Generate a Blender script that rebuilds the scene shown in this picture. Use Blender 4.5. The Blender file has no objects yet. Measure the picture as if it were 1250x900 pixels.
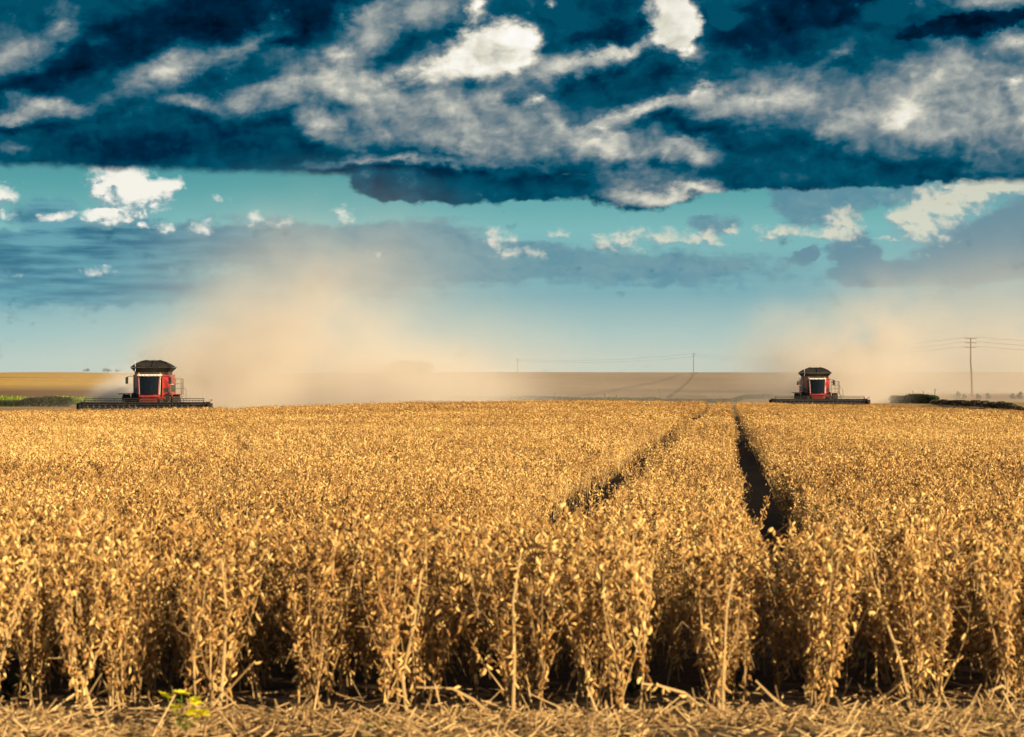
import bpy, bmesh, math, random
import numpy as np
from mathutils import Vector, Matrix

# ------------------------------------------------------------------ camera, sky, sun, exposure
S = bpy.context.scene
C = S.collection
F = 3000.0                 # focal length in photo pixels (1250 wide)
EYE = 1.6
EXPO = 1.03
GAIN = 2.0 ** EXPO
R = math.radians

cam_data = bpy.data.cameras.new('camera')
cam_data.sensor_width = 36
cam_data.lens = 36 * F / 1250
cam_data.clip_start = 0.3
cam_data.clip_end = 60000
cam_data.dof.use_dof = True
cam_data.dof.focus_distance = 60
cam_data.dof.aperture_fstop = 6
cam = bpy.data.objects.new('camera', cam_data)
C.objects.link(cam)
cam.location = (0, 0, EYE)
cam.rotation_euler = (R(90) + math.atan(18 / F), 0, 0)
S.camera = cam

SUN_EL, SUN_AZ = R(16), R(56)      # azimuth: to the right of straight behind the camera
sun_dir = Vector((math.sin(SUN_AZ) * math.cos(SUN_EL), -math.cos(SUN_AZ) * math.cos(SUN_EL), math.sin(SUN_EL)))
sd = bpy.data.lights.new('sun', 'SUN')
sd.energy = 5.0
sd.angle = R(0.5)
sd.color = (1.0, 0.80, 0.50)
sun = bpy.data.objects.new('sun', sd)
C.objects.link(sun)
sun.rotation_euler = sun_dir.to_track_quat('Z', 'Y').to_euler()

S.view_settings.view_transform = 'Standard'
S.view_settings.look = 'None'
S.view_settings.exposure = EXPO
S.view_settings.gamma = 1
S.view_settings.use_curve_mapping = False
S.render.engine = 'CYCLES'
S.cycles.use_denoising = True
S.cycles.max_bounces = 6
S.cycles.diffuse_bounces = 3
S.cycles.glossy_bounces = 2
S.cycles.transmission_bounces = 4
S.cycles.volume_bounces = 2
S.cycles.transparent_max_bounces = 8
S.cycles.use_adaptive_sampling = True
S.cycles.adaptive_threshold = 0.02
try:
    S.cycles.volume_step_rate = 1.0
    S.cycles.volume_max_steps = 128
except Exception:
    pass


def lin(c):
    """sRGB 0-255 to linear"""
    o = []
    for v in c:
        v /= 255.0
        o.append(v / 12.92 if v <= 0.04045 else ((v + 0.055) / 1.055) ** 2.4)
    return o


class NT:
    """small helper to write node expressions"""
    def __init__(s, nt):
        s.nt = nt; s.N = nt.nodes; s.L = nt.links

    def node(s, t, **kw):
        n = s.N.new(t)
        for k, v in kw.items():
            setattr(n, k, v)
        return n

    def put(s, sock, v):
        if isinstance(v, bpy.types.NodeSocket):
            s.L.new(v, sock)
        elif v is not None:
            sock.default_value = v

    def m(s, op, a, b=None, c=None, clamp=False):
        n = s.node('ShaderNodeMath', operation=op, use_clamp=clamp)
        s.put(n.inputs[0], a); s.put(n.inputs[1], b); s.put(n.inputs[2], c)
        return n.outputs[0]

    def vm(s, op, a, b=None, sc=None):
        n = s.node('ShaderNodeVectorMath', operation=op)
        s.put(n.inputs[0], a)
        if b is not None: s.put(n.inputs[1], b)
        if sc is not None: s.put(n.inputs['Scale'], sc)
        return n.outputs['Value'] if op in ('LENGTH', 'DOT_PRODUCT') else n.outputs[0]

    def xyz(s, v):
        n = s.node('ShaderNodeSeparateXYZ'); s.put(n.inputs[0], v)
        return n.outputs

    def comb(s, x, y, z=0.0):
        n = s.node('ShaderNodeCombineXYZ')
        s.put(n.inputs[0], x); s.put(n.inputs[1], y); s.put(n.inputs[2], z)
        return n.outputs[0]

    def noise(s, v, scale, detail=5.0, rough=0.55, color=False, lac=2.0):
        n = s.node('ShaderNodeTexNoise')
        s.put(n.inputs['Vector'], v); n.inputs['Scale'].default_value = scale
        n.inputs['Detail'].default_value = detail; n.inputs['Roughness'].default_value = rough
        n.inputs['Lacunarity'].default_value = lac
        return n.outputs['Color'] if color else n.outputs['Fac']

    def smooth(s, v, lo, hi, a=0.0, b=1.0):
        n = s.node('ShaderNodeMapRange', interpolation_type='SMOOTHSTEP')
        s.put(n.inputs[0], v)
        for i, q in enumerate((lo, hi, a, b)):
            s.put(n.inputs[i + 1], q)
        return n.outputs[0]

    def ramp(s, v, stops, mode='LINEAR'):
        n = s.node('ShaderNodeValToRGB'); s.put(n.inputs[0], v)
        r = n.color_ramp; r.interpolation = mode
        while len(r.elements) < len(stops): r.elements.new(0.5)
        for e, (p, c) in zip(r.elements, stops):
            e.position = p; e.color = (*c, 1) if len(c) == 3 else c
        return n.outputs[0]

    def mix(s, f, a, b, mode='MIX'):
        n = s.node('ShaderNodeMix', data_type='RGBA', blend_type=mode)
        s.put(n.inputs[0], f)
        for k, q in ((6, a), (7, b)):
            if not isinstance(q, bpy.types.NodeSocket): q = (*q, 1) if len(q) == 3 else q
            s.put(n.inputs[k], q)
        return n.outputs[2]

    def blob(s, P, x, y, rx, ry, rot, w, prev):
        mp = s.node('ShaderNodeMapping', vector_type='TEXTURE')
        s.put(mp.inputs[0], P)
        mp.inputs['Location'].default_value = (x - 625, 468 - y, 0)
        mp.inputs['Rotation'].default_value = (0, 0, R(rot))
        mp.inputs['Scale'].default_value = (rx, ry, 1)
        g = s.node('ShaderNodeTexGradient', gradient_type='SPHERICAL')
        s.put(g.inputs[0], mp.outputs[0])
        return s.m('MULTIPLY_ADD', g.outputs['Fac'], w, prev)

    def blobs(s, P, lst):
        acc = 0.0
        for b in lst:
            b = list(b) + [0, 1][len(b) - 4:] if len(b) < 6 else b
            acc = s.blob(P, *b, acc)
        return acc


def build_world():
    w = bpy.data.worlds.new('World')
    S.world = w
    w.use_nodes = True
    w.node_tree.nodes.clear()
    T = NT(w.node_tree)
    K = 0.1                                  # background strength
    col = lambda c: [v / GAIN / K for v in lin(c)]
    D = T.node('ShaderNodeTexCoord').outputs['Generated']
    dx, dy, dz = T.xyz(D)
    hor = T.m('SQRT', T.m('ADD', T.m('MULTIPLY', dx, dx), T.m('MULTIPLY', dy, dy)))
    az = T.m('ARCTAN2', dx, dy)
    u = T.m('MULTIPLY', az, F)               # compass bearing and elevation, in 1/3000 rad
    el = T.m('ARCTAN2', dz, hor)
    v = T.m('MULTIPLY', el, F)
    P = T.comb(u, v)
    # clear sky
    sky = T.node('ShaderNodeTexSky', sky_type='NISHITA')
    sky.sun_disc = False
    sky.sun_elevation = SUN_EL
    sky.sun_rotation = math.atan2(sun_dir.x, sun_dir.y)
    sky.altitude = 100; sky.air_density = 1.0; sky.dust_density = 1.0; sky.ozone_density = 1.0
    grade = T.ramp(T.m('DIVIDE', v, 940.0), [(0.0, col((190, 206, 196))), (0.03, col((186, 204, 196))), (0.065, col((158, 194, 194))),
                   (0.115, col((116, 170, 182))), (0.2, col((112, 178, 182))), (0.255, col((62, 152, 158))), (0.30, col((30, 130, 140))),
                   (0.40, col((12, 100, 118))), (0.5, col((2, 78, 100))), (1.0, col((10, 70, 100)))])
    clear = T.mix(0.06, grade, sky.outputs[0])

    def warp(sc, amp, seed, det=6):
        q = T.vm('ADD', T.vm('MULTIPLY', P, (1.0 / (sc * 1.5), 1.0 / sc, 0)), (seed, seed * 1.7, seed * 0.3))
        n = T.noise(q, 1.0, det, 0.6, True)
        n = T.vm('SUBTRACT', n, (0.5, 0.5, 0.5))
        return T.vm('ADD', P, T.vm('MULTIPLY', n, (amp * 1.4, amp, 0)))

    Pl = warp(30, 26, 1.3, 4)

    Pk = warp(60, 60, 2.2, 4)

    def fb(sc, seed, det=7, rough=0.6, asp=1.6, rot=0, Q=None):
        mp = T.node('ShaderNodeMapping', vector_type='TEXTURE'); T.put(mp.inputs[0], Q or P)
        mp.inputs['Location'].default_value = (seed * 131.0, seed * 77.0, 0)
        mp.inputs['Rotation'].default_value = (0, 0, R(rot))
        mp.inputs['Scale'].default_value = (sc * asp, sc, 1)
        return T.m('SUBTRACT', T.noise(mp.outputs[0], 1.0, det, rough), 0.5)

    def cells(sc, seed, asp, rot, off=0.0, det=2):
        """rounded cauliflower lumps"""
        mp = T.node('ShaderNodeMapping', vector_type='TEXTURE'); T.put(mp.inputs[0], Pl)
        mp.inputs['Location'].default_value = (seed * 131.0 - off, seed * 77.0 - off * .8, 0)
        mp.inputs['Rotation'].default_value = (0, 0, R(rot))
        mp.inputs['Scale'].default_value = (sc * asp, sc, 1)
        n = T.node('ShaderNodeTexVoronoi', feature='SMOOTH_F1', voronoi_dimensions='2D')
        T.put(n.inputs['Vector'], mp.outputs[0]); n.inputs['Scale'].default_value = 1.0
        n.inputs['Detail'].default_value = det; n.inputs['Roughness'].default_value = 0.5
        n.inputs['Smoothness'].default_value = 0.35
        return T.m('SUBTRACT', 0.5, n.outputs['Distance'])

    def embc(sc, step_, seed, asp=1.4, rot=0, det=2):
        return T.m('SUBTRACT', cells(sc, seed, asp, rot, 0, det), cells(sc, seed, asp, rot, step_, det))

    def emb(sc, step_, seed, det=6, asp=1.6, rot=0):
        """relief of a noise field seen from the sun's side (right and above)"""
        o = []
        for k in (0, 1):
            mp = T.node('ShaderNodeMapping', vector_type='TEXTURE'); T.put(mp.inputs[0], Pk)
            mp.inputs['Location'].default_value = (seed * 131.0 - k * step_, seed * 77.0 - k * step_ * .8, 0)
            mp.inputs['Rotation'].default_value = (0, 0, R(rot))
            mp.inputs['Scale'].default_value = (sc * asp, sc, 1)
            o.append(T.noise(mp.outputs[0], 1.0, det, 0.5))
        return T.m('SUBTRACT', o[0], o[1])

    Pw = warp(46, 58, 3.1)
    Pf = warp(20, 26, 9.7)
    Ps = warp(26, 24, 5.3)
    n1 = fb(40, 2.0, 4, .47, 1.4, 24, Pk); n2 = fb(15, 5.0, 5, .55, asp=1.3); hb = fb(11, 14.0, 5, .5, asp=9.0); bl = cells(17, 3.0, 1.25, 0); n3 = fb(70, 8.0, asp=2.2); nb = fb(60, 11.0, asp=5.0, rot=10)

    # ---- far low cumulus: blue grey bodies ...
    body_list = [
        (60, 268, 70, 34), (170, 285, 120, 26), (150, 306, 330, 26, 0, 1.2), (60, 318, 220, 40, 0, 1), (190, 350, 260, 36, 0, .8), (20, 362, 260, 30, 0, .8),
        (330, 288, 130, 34), (400, 310, 150, 46), (510, 288, 110, 28), (470, 330, 170, 50, 0, .8), (620, 318, 120, 28, 0, .8),
        (700, 325, 200, 34, 0, .7), (880, 330, 180, 34, 0, .6), (870, 276, 52, 16, 0, .8), (1000, 255, 70, 40, 0, .8), (960, 240, 40, 34, 0, .7), (1100, 240, 120, 26, 0, .7),
        (980, 314, 24, 12, 15, 1.0), (992, 306, 14, 12, 0, .8), (1040, 306, 38, 24, 0, 1.6), (1062, 335, 62, 22, 0, 1.5), (1215, 305, 130, 50, 8, 1.6), (1260, 280, 90, 56, 20, 1.3), (1120, 335, 120, 24, 0, .9)]
    body_list = [(*b[:4], b[4] if len(b) > 4 else 0, (b[5] if len(b) > 5 else 1) * (1.5 if b[0] > 400 else 1.0)) for b in body_list]
    body = T.blobs(Pf, body_list)
    bA = T.smooth(T.m('ADD', body, T.m('ADD', T.m('MULTIPLY', bl, 0.3), T.m('MULTIPLY', hb, 0.9))), 0.08, 0.7, 0, 0.95)
    bcol = T.mix(T.smooth(T.m('ADD', n3, T.m('MULTIPLY', emb(26, 7, 3.3), 0.9)), -0.22, 0.22), col((92, 140, 158)), col((118, 156, 166)))
    leftness = T.smooth(u, -560, -150)
    bcol = T.mix(leftness, T.mix(T.smooth(T.m('ADD', n3, T.m('MULTIPLY', hb, 1.2)), -0.25, 0.25), col((46, 106, 134)), col((104, 162, 176))), bcol)
    slate = T.blobs(Pf, [(985, 312, 26, 16), (1040, 306, 42, 28), (1062, 335, 70, 26), (1215, 310, 130, 56, 8), (1260, 285, 90, 60, 20)])
    bcol = T.mix(T.smooth(slate, 0.1, 0.5), bcol, col((106, 142, 158)))
    c = T.mix(bA, clear, bcol)
    # ... and their sunlit tops
    lit_list = [
        (150, 226, 46, 27, 0, 1.6), (165, 246, 44, 24, 0, 1.1), (178, 240, 34, 26, 0, 1.4), (212, 232, 22, 15, 10, 1.3), (124, 240, 20, 10, 40, .8), (140, 262, 38, 18, 20, 1.25), (120, 272, 24, 14, 0, 1.1), (160, 270, 40, 13, 0, .8), (6, 244, 26, 18, 0, 1.4), (12, 268, 16, 10, 0, .7),
        (70, 269, 28, 9, 12, 1.2), (205, 281, 14, 9, 0, 1.1), (182, 280, 9, 6, 0, .9), (248, 282, 20, 13, 20, 1.1), (312, 270, 24, 16, 20, .85), (348, 275, 20, 9, 20, .85), (270, 244, 18, 10, 0, .6),
        (418, 266, 17, 16, 40, .95), (124, 334, 24, 11, 0, .8), (30, 340, 40, 5, 10, .3), (600, 287, 16, 16, 60, 1), (624, 290, 16, 10, 0, .7), (612, 306, 30, 14, 0, .7), (652, 312, 34, 12, 0, .65), (470, 308, 26, 8, 0, .5),
        (682, 286, 18, 10, 0, .8), (766, 294, 44, 26, 0, .85), (738, 300, 20, 16, 0, .5), (818, 290, 34, 18, 0, .85), (862, 288, 22, 14, 20, .95), (896, 282, 16, 7, 0, .9), (880, 296, 70, 10, 0, .5),
        (950, 286, 34, 12, 0, 1.1), (1022, 274, 34, 24, 20, 1.25), (1000, 288, 50, 9, 0, .8), (1068, 290, 28, 8, 0, .5), (1092, 268, 20, 16, 0, .9),
        (1120, 272, 40, 40, 50, 1.1), (1150, 258, 62, 34, 28, 1.35), (1200, 238, 60, 26, 25, 1.35), (1240, 232, 40, 14, 20, 1.0), (1112, 296, 20, 26, 0, .8), (1060, 300, 70, 12, 0, .4)]
    lit_list = [(b[0], b[1], b[2] * 1.22, b[3] * 1.25, *b[4:]) for b in lit_list]
    lit = T.blobs(Ps, lit_list)
    litr = T.m('SUBTRACT', lit, T.blobs(T.vm('ADD', Ps, (5, 7, 0)), lit_list))
    F1 = embc(17, 4, 3.0, 1.25); F2 = emb(24, 6, 9.0, 4, 1.3)
    lA = T.smooth(T.m('ADD', lit, T.m('ADD', T.m('MULTIPLY', bl, 0.6), T.m('MULTIPLY', n2, 0.5))), 0.06, 1.0)
    lcol = T.mix(T.smooth(u, -420, 240), col((250, 246, 234)), col((226, 220, 198)))
    sh = T.m('ADD', T.m('ADD', T.m('MULTIPLY', litr, 1.0), T.m('MULTIPLY', F1, 0.5)), T.m('ADD', T.m('MULTIPLY', F2, 1.6), T.m('MULTIPLY', lit, 0.30)))
    lcol = T.mix(T.smooth(T.m('ADD', sh, T.m('MULTIPLY', n2, 0.9)), -0.1, 0.6), col((134, 168, 176)), lcol)
    lA = T.m('MULTIPLY', lA, T.smooth(sh, -0.45, 0.15, 0.35, 1.0))
    c = T.mix(T.m('MULTIPLY', lA, T.smooth(u, -300, 300, 0.95, 0.8)), c, lcol)
    # pale veil low down
    c = T.mix(T.smooth(v, 180, 20, 0, 0.6), c, grade)

    # ---- the dark deck
    E1 = emb(46, 12, 4.0, 3, 1.4, 24); E2 = embc(24, 6, 6.0, 1.4, 24); E3 = emb(95, 26, 2.5, 4, 1.7, 20)
    relief = T.m('ADD', T.m('MULTIPLY', E1, 1.1), T.m('ADD', T.m('MULTIPLY', E2, 0.3), T.m('MULTIPLY', E3, 0.9)))
    step = T.m('ADD', v, T.m('MULTIPLY', u, 0.016))
    step = T.m('ADD', step, T.m('MULTIPLY', n2, 12.0))
    step = T.m('ADD', step, T.m('MULTIPLY', n1, 12.0))
    under = T.smooth(T.m('ADD', T.blobs(Ps, [(560, 222, 150, 34, 0, 1.7), (480, 226, 60, 26, 0, 1.3), (660, 228, 90, 24, 0, 1.2), (785, 238, 90, 24, 2, 1.2), (900, 222, 260, 17, 0, 1.2), (1180, 212, 160, 18, 6, 1.1)]), T.m('ADD', T.m('MULTIPLY', n2, 0.7), T.m('MULTIPLY', n1, 0.9))), 0.12, 0.5)
    deck = T.m('MAXIMUM', T.smooth(step, 245, 257), under)
    dark = T.blobs(Pw, [(240, 30, 200, 60, 15, 1.3), (390, 14, 110, 40, 20, 1.2), (110, 75, 110, 30, 25, 1), (20, 115, 70, 18, 15, .9), (740, 48, 110, 34, 22, .9), (960, 40, 110, 60, 0, .7), (1000, 10, 120, 40, 0, 1.3),
                        (1180, 40, 100, 13, 5, 2.0), (1210, 35, 60, 10, 0, 1.4), (1110, 45, 40, 9, 5, 1.0), (200, 185, 260, 34, 0, .8), (890, 55, 60, 26, 0, .6), (330, 52, 60, 20, 0, .9)])
    hole = T.smooth(T.m('ADD', T.blobs(Pw, [(70, 8, 120, 24, 0, 1.2), (690, 20, 60, 34, -30, 1.3), (640, 10, 40, 18, 0, 1), (880, 20, 34, 46, 10, 1.1), (770, 120, 60, 16, 20, .5), (1080, 25, 70, 40, 0, .9)]), T.m('MULTIPLY', n1, 0.5)), 0.2, 0.6)
    grey_list = [
        (18, 84, 60, 40, 10, 1.3), (76, 40, 44, 26, 50, 1), (196, 96, 90, 27, 26, 1.5), (300, 62, 76, 20, 32, 1.25), (120, 60, 26, 12, 40, .6), (55, 140, 72, 18, 0, 1.15), (18, 150, 50, 12, 0, .8), (235, 132, 40, 16, 0, .9), (305, 136, 60, 22, 15, 1.15), (390, 154, 36, 22, 0, 1.2), (25, 186, 40, 10, 0, .4),
        (385, 95, 70, 40, 10, 1.4), (440, 40, 54, 40, 40, 1.3), (510, 22, 90, 34, 15, 1.3), (420, 120, 90, 34, 0, 1.2), (470, 150, 110, 40, 0, .9), (560, 130, 130, 54, 0, 1.2), (620, 155, 160, 34, 0, .9), (560, 175, 190, 22, 0, .8), (480, 197, 130, 8, 2, .9), (640, 190, 130, 24, 0, .9),
        (690, 85, 84, 22, 12, 1.4), (760, 70, 60, 14, 18, 1.2), (840, 72, 34, 14, 0, 1), (745, 188, 110, 38, 0, 1.5), (790, 134, 100, 14, 18, 1.2), (850, 125, 40, 18, 30, .8), (845, 192, 46, 24, 0, 1.1), (800, 236, 90, 24, 0, 1.1), (840, 240, 110, 12, 0, .8),
        (950, 130, 110, 50, 0, 1.3), (880, 140, 80, 22, 0, .9), (1010, 170, 60, 22, 30, .8), (1090, 130, 110, 60, 40, 1.1), (1180, 130, 150, 100, 10, .95), (1250, 150, 120, 90, 0, .9), (1200, 14, 90, 22, 0, 1.1), (1130, 170, 150, 34, 0, .9), (1240, 60, 60, 22, 0, .8), (1020, 72, 40, 10, 20, .6)]
    grey_list = [(b[0], b[1], b[2] * 1.12, b[3] * 1.15, *b[4:]) for b in grey_list]
    grey = T.blobs(Pw, grey_list)
    greyr = T.m('SUBTRACT', grey, T.blobs(T.vm('ADD', Pw, (9, 11, 0)), grey_list))
    cream_list = [(555, 74, 120, 44, 14, 1.0), (610, 72, 80, 56, 0, .8), (812, 56, 60, 30, 0, .9), 
        (210, 92, 54, 14, 26, .65), (312, 60, 40, 10, 36, .6), (412, 74, 30, 22, 0, 1.1), (380, 108, 60, 26, 0, .75), (450, 52, 26, 16, 30, .6), (500, 88, 60, 20, 25, 1.0), (540, 70, 50, 22, 20, .9), (452, 136, 26, 16, 30, .8), (560, 85, 80, 18, 10, 1.0), (520, 145, 50, 20, 0, .4),
        (650, 125, 30, 10, 20, .9), (625, 140, 30, 10, 0, .5), (700, 78, 60, 14, 14, .8), (740, 170, 50, 16, 0, 1.1), (745, 182, 90, 24, 0, .8), (780, 134, 60, 7, 20, .8), (800, 130, 40, 6, 30, .7), (845, 116, 14, 14, 0, .6), (970, 118, 50, 26, 30, .95), (940, 128, 50, 26, 0, .6),
        (1105, 130, 74, 22, 48, 1.05), (1100, 150, 44, 14, 30, .8), (1150, 75, 40, 28, 50, .8), (1228, 108, 16, 16, 0, 1.2), (1240, 60, 40, 14, 0, .8), (1245, 150, 40, 30, 0, .7), (55, 140, 40, 10, 0, .4), (320, 140, 30, 14, 0, .45), (390, 152, 20, 12, 0, .5), (1000, 178, 40, 6, 10, .5)]
    cream = T.blobs(Pf, cream_list)
    white_list = [
        (590, 60, 66, 40, 0, 1.5), (630, 55, 40, 36, 0, 1.4), (584, 12, 17, 20, 0, 1.3), (545, 82, 60, 18, 22, 1.0), (490, 90, 40, 12, 25, .7), (590, 88, 70, 14, 5, .9), (415, 70, 18, 14, 0, .6),
        (820, 20, 38, 42, 0, 1.9), (836, 40, 26, 34, 0, 1.5), (806, 52, 26, 20, 0, .9), (840, 66, 16, 10, 0, .7), (674, 10, 14, 16, 30, .8), (736, 160, 16, 9, 0, .7), (655, 122, 12, 7, 0, .6), (1230, 108, 10, 8, 0, .7), (196, 8, 14, 10, 45, .5)]
    white_list = [(b[0], b[1], b[2] * 1.15, b[3] * 1.15, *b[4:]) for b in white_list]
    white = T.blobs(Ps, white_list)
    whiter = T.m('SUBTRACT', white, T.blobs(T.vm('ADD', Ps, (7, 9, 0)), white_list))
    gA = T.smooth(T.m('ADD', grey, T.m('ADD', T.m('MULTIPLY', n1, 1.0), T.m('MULTIPLY', n3, 0.7))), -0.05, 1.25)
    cA = T.smooth(T.m('ADD', cream, T.m('ADD', T.m('MULTIPLY', n1, 1.3), T.m('MULTIPLY', n2, 0.4))), 0.0, 1.3)
    wA = T.smooth(T.m('ADD', white, T.m('ADD', T.m('MULTIPLY', bl, 0.55), T.m('ADD', T.m('MULTIPLY', n2, 0.6), T.m('MULTIPLY', n1, 0.8)))), 0.05, 1.15)
    tone = T.m('ADD', 0.24, T.m('MULTIPLY', T.m('ADD', T.m('MULTIPLY', nb, 1.6), n1), 0.13))
    tone = T.m('SUBTRACT', tone, T.m('MULTIPLY', T.smooth(T.m('ADD', dark, T.m('MULTIPLY', n1, 0.8)), 0.1, 1.0), 0.17))
    tone = T.m('ADD', tone, T.m('MULTIPLY', gA, 0.275))
    tone = T.m('ADD', tone, T.m('MULTIPLY', cA, 0.20))
    tone = T.m('MULTIPLY_ADD', T.m('SUBTRACT', 0.86, tone), T.m('MULTIPLY', wA, 0.95), tone)
    relief = T.m('ADD', relief, T.m('ADD', T.m('MULTIPLY', greyr, 0.6), T.m('MULTIPLY', whiter, 0.45)))
    amp = T.m('ADD', 0.22, T.m('MULTIPLY', T.m('MAXIMUM', gA, cA), 0.20))
    tone = T.m('ADD', tone, T.m('MULTIPLY', relief, amp))
    tone = T.m('MAXIMUM', tone, T.m('MULTIPLY', hole, 0.26))
    cloud = T.ramp(tone, [(0.0, col((0, 16, 36))), (0.13, col((0, 42, 70))), (0.29, col((2, 82, 106))), (0.40, col((70, 108, 126))), (0.52, col((124, 138, 144))),
                          (0.66, col((174, 178, 172))), (0.78, col((220, 216, 200))), (0.9, col((248, 244, 232))), (1.0, col((255, 255, 253)))])
    c = T.mix(deck, c, cloud)

    # the rest of the dome: broken grey cloud over teal, brighter towards the sun
    dome = T.noise(T.vm('MULTIPLY', D, (1, 1, 3)), 3.0, 5, 0.55)
    rest = T.mix(T.smooth(dome, 0.4, 0.65), col((24, 78, 108)), col((98, 112, 124)))
    rest = T.mix(0.12, rest, sky.outputs[0])
    low = T.mix(T.smooth(v, 20, 200), grade, rest)
    away = T.m('MAXIMUM', T.smooth(v, 500, 760), T.smooth(T.m('ABSOLUTE', az), 0.25, 0.36))
    # two backgrounds: the detailed sector is only worked out for rays that go there
    b1 = T.node('ShaderNodeBackground'); T.put(b1.inputs[0], c); b1.inputs[1].default_value = K
    b2 = T.node('ShaderNodeBackground'); T.put(b2.inputs[0], low); b2.inputs[1].default_value = K
    mx = T.node('ShaderNodeMixShader'); T.put(mx.inputs[0], away)
    T.L.new(b1.outputs[0], mx.inputs[1]); T.L.new(b2.outputs[0], mx.inputs[2])
    o = T.node('ShaderNodeOutputWorld')
    T.L.new(mx.outputs[0], o.inputs[0])
    w.cycles.sampling_method = 'MANUAL'
    w.cycles.sample_map_resolution = 512


build_world()
# ------------------------------------------------------------------ helpers
rng = np.random.default_rng(7)
random.seed(7)


def sstep(x, a, b):
    t = np.clip((np.asarray(x, float) - a) / (b - a), 0, 1)
    return t * t * (3 - 2 * t)


_vr = np.random.default_rng(3)
_lat = _vr.random((256, 256))


def vnoise(x, y):
    """smooth value noise, numpy"""
    x = np.asarray(x, float); y = np.asarray(y, float)
    xi = np.floor(x).astype(int); yi = np.floor(y).astype(int)
    fx = x - xi; fy = y - yi
    fx = fx * fx * (3 - 2 * fx); fy = fy * fy * (3 - 2 * fy)
    g = lambda i, j: _lat[i % 256, j % 256]
    return (g(xi, yi) * (1 - fx) + g(xi + 1, yi) * fx) * (1 - fy) + (g(xi, yi + 1) * (1 - fx) + g(xi + 1, yi + 1) * fx) * fy


_PY = np.array([-60, 0, 8, 12, 16, 22, 40, 80, 140, 225, 300, 420, 520, 600, 760, 900, 1100, 1300, 1420, 1600, 2000, 4000, 12000, 40000], float)
_PD = np.array([1.2, 1.5, 1.56, 1.58, 1.68, 1.84, 2.02, 2.2, 2.36, 2.51, 2.64, 2.74, 2.4, 1.75, .35, -.95, -3.0, -5.0, -5.7, -5.6, -2.0, 14.0, 40, 60], float)


def ground_z(X, Y):
    X = np.asarray(X, float); Y = np.asarray(Y, float)
    z = EYE - np.interp(Y, _PY, _PD)
    drop = 0.6 * (1 - np.exp(-(X / 28) ** 2)) * sstep(Y, 70, 200) * (1 - sstep(Y, 420, 800))
    z = z - drop
    # the neighbouring plot on the right lies on a low bank
    bank = sstep(X - 43 - (Y - 206) * -0.045, 1.0, 4.0) * sstep(Y, 200, 212) * (1 - sstep(Y, 430, 640)) * 0.75
    z = z + bank
    z = z + (vnoise(X / 90 + 7, Y / 140 + 3) - .5) * 1.6 * sstep(Y, 520, 1100)
    z = z + (vnoise(X / 3, Y / 3) - .5) * 0.03 * (1 - sstep(Y, 80, 200))
    return z


def gz(x, y):
    return float(ground_z(x, y))


def new_obj(name, data, parent=None):
    o = bpy.data.objects.new(name, data)
    C.objects.link(o)
    if parent is not None: o.parent = parent
    return o


def empty(name, loc=(0, 0, 0), rz=0.0):
    o = bpy.data.objects.new(name, None)
    o.empty_display_size = 0.2
    C.objects.link(o)
    o.location = loc; o.rotation_euler = (0, 0, rz)
    return o


def tag(o, label=None, cat=None, group=None, kind=None):
    if label: o['label'] = label
    if cat: o['category'] = cat
    if group: o['group'] = group
    if kind: o['kind'] = kind
    return o


def mesh_np(name, V, Fc, mat=None, tint=None, smooth=False):
    """mesh from vertex array and a list / array of faces, with an optional per-face tint"""
    me = bpy.data.meshes.new(name)
    me.from_pydata(np.asarray(V).tolist(), [], [tuple(f) for f in Fc])
    if tint is not None:
        at = me.attributes.new('tint', 'FLOAT', 'FACE')
        at.data.foreach_set('value', np.asarray(tint, np.float32))
    if mat: me.materials.append(mat)
    if smooth:
        me.polygons.foreach_set('use_smooth', [True] * len(me.polygons))
    me.update()
    return me


# ------------------------------------------------------------------ materials
def mat_new(name, rough=0.6, metal=0.0, spec=0.5):
    m = bpy.data.materials.new(name)
    m.use_nodes = True
    m.node_tree.nodes.clear()
    T = NT(m.node_tree)
    b = T.node('ShaderNodeBsdfPrincipled')
    b.inputs['Roughness'].default_value = rough
    b.inputs['Metallic'].default_value = metal
    b.inputs['Specular IOR Level'].default_value = spec
    o = T.node('ShaderNodeOutputMaterial')
    T.L.new(b.outputs[0], o.inputs[0])
    return m, T, b


def paint(name, col, rough=0.35, dust=0.25, metal=0.0, scale=1.2, coat=0.0, spec=0.5):
    """painted or plain surface with a film of field dust of its own shape"""
    m, T, b = mat_new(name, rough, metal, spec)
    P = T.node('ShaderNodeTexCoord').outputs['Object']
    n = T.noise(P, scale, 6, 0.65)
    n2 = T.noise(P, scale * 9, 3, 0.6)
    f = T.smooth(T.m('ADD', n, T.m('MULTIPLY', n2, 0.3)), 0.48, 0.95, 0, dust)
    T.put(b.inputs['Base Color'], T.mix(f, col, (0.30, 0.21, 0.12)))
    T.put(b.inputs['Roughness'], T.m('ADD', rough, T.m('MULTIPLY', f, 0.6), clamp=True))
    b.inputs['Coat Weight'].default_value = coat
    return m


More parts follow.
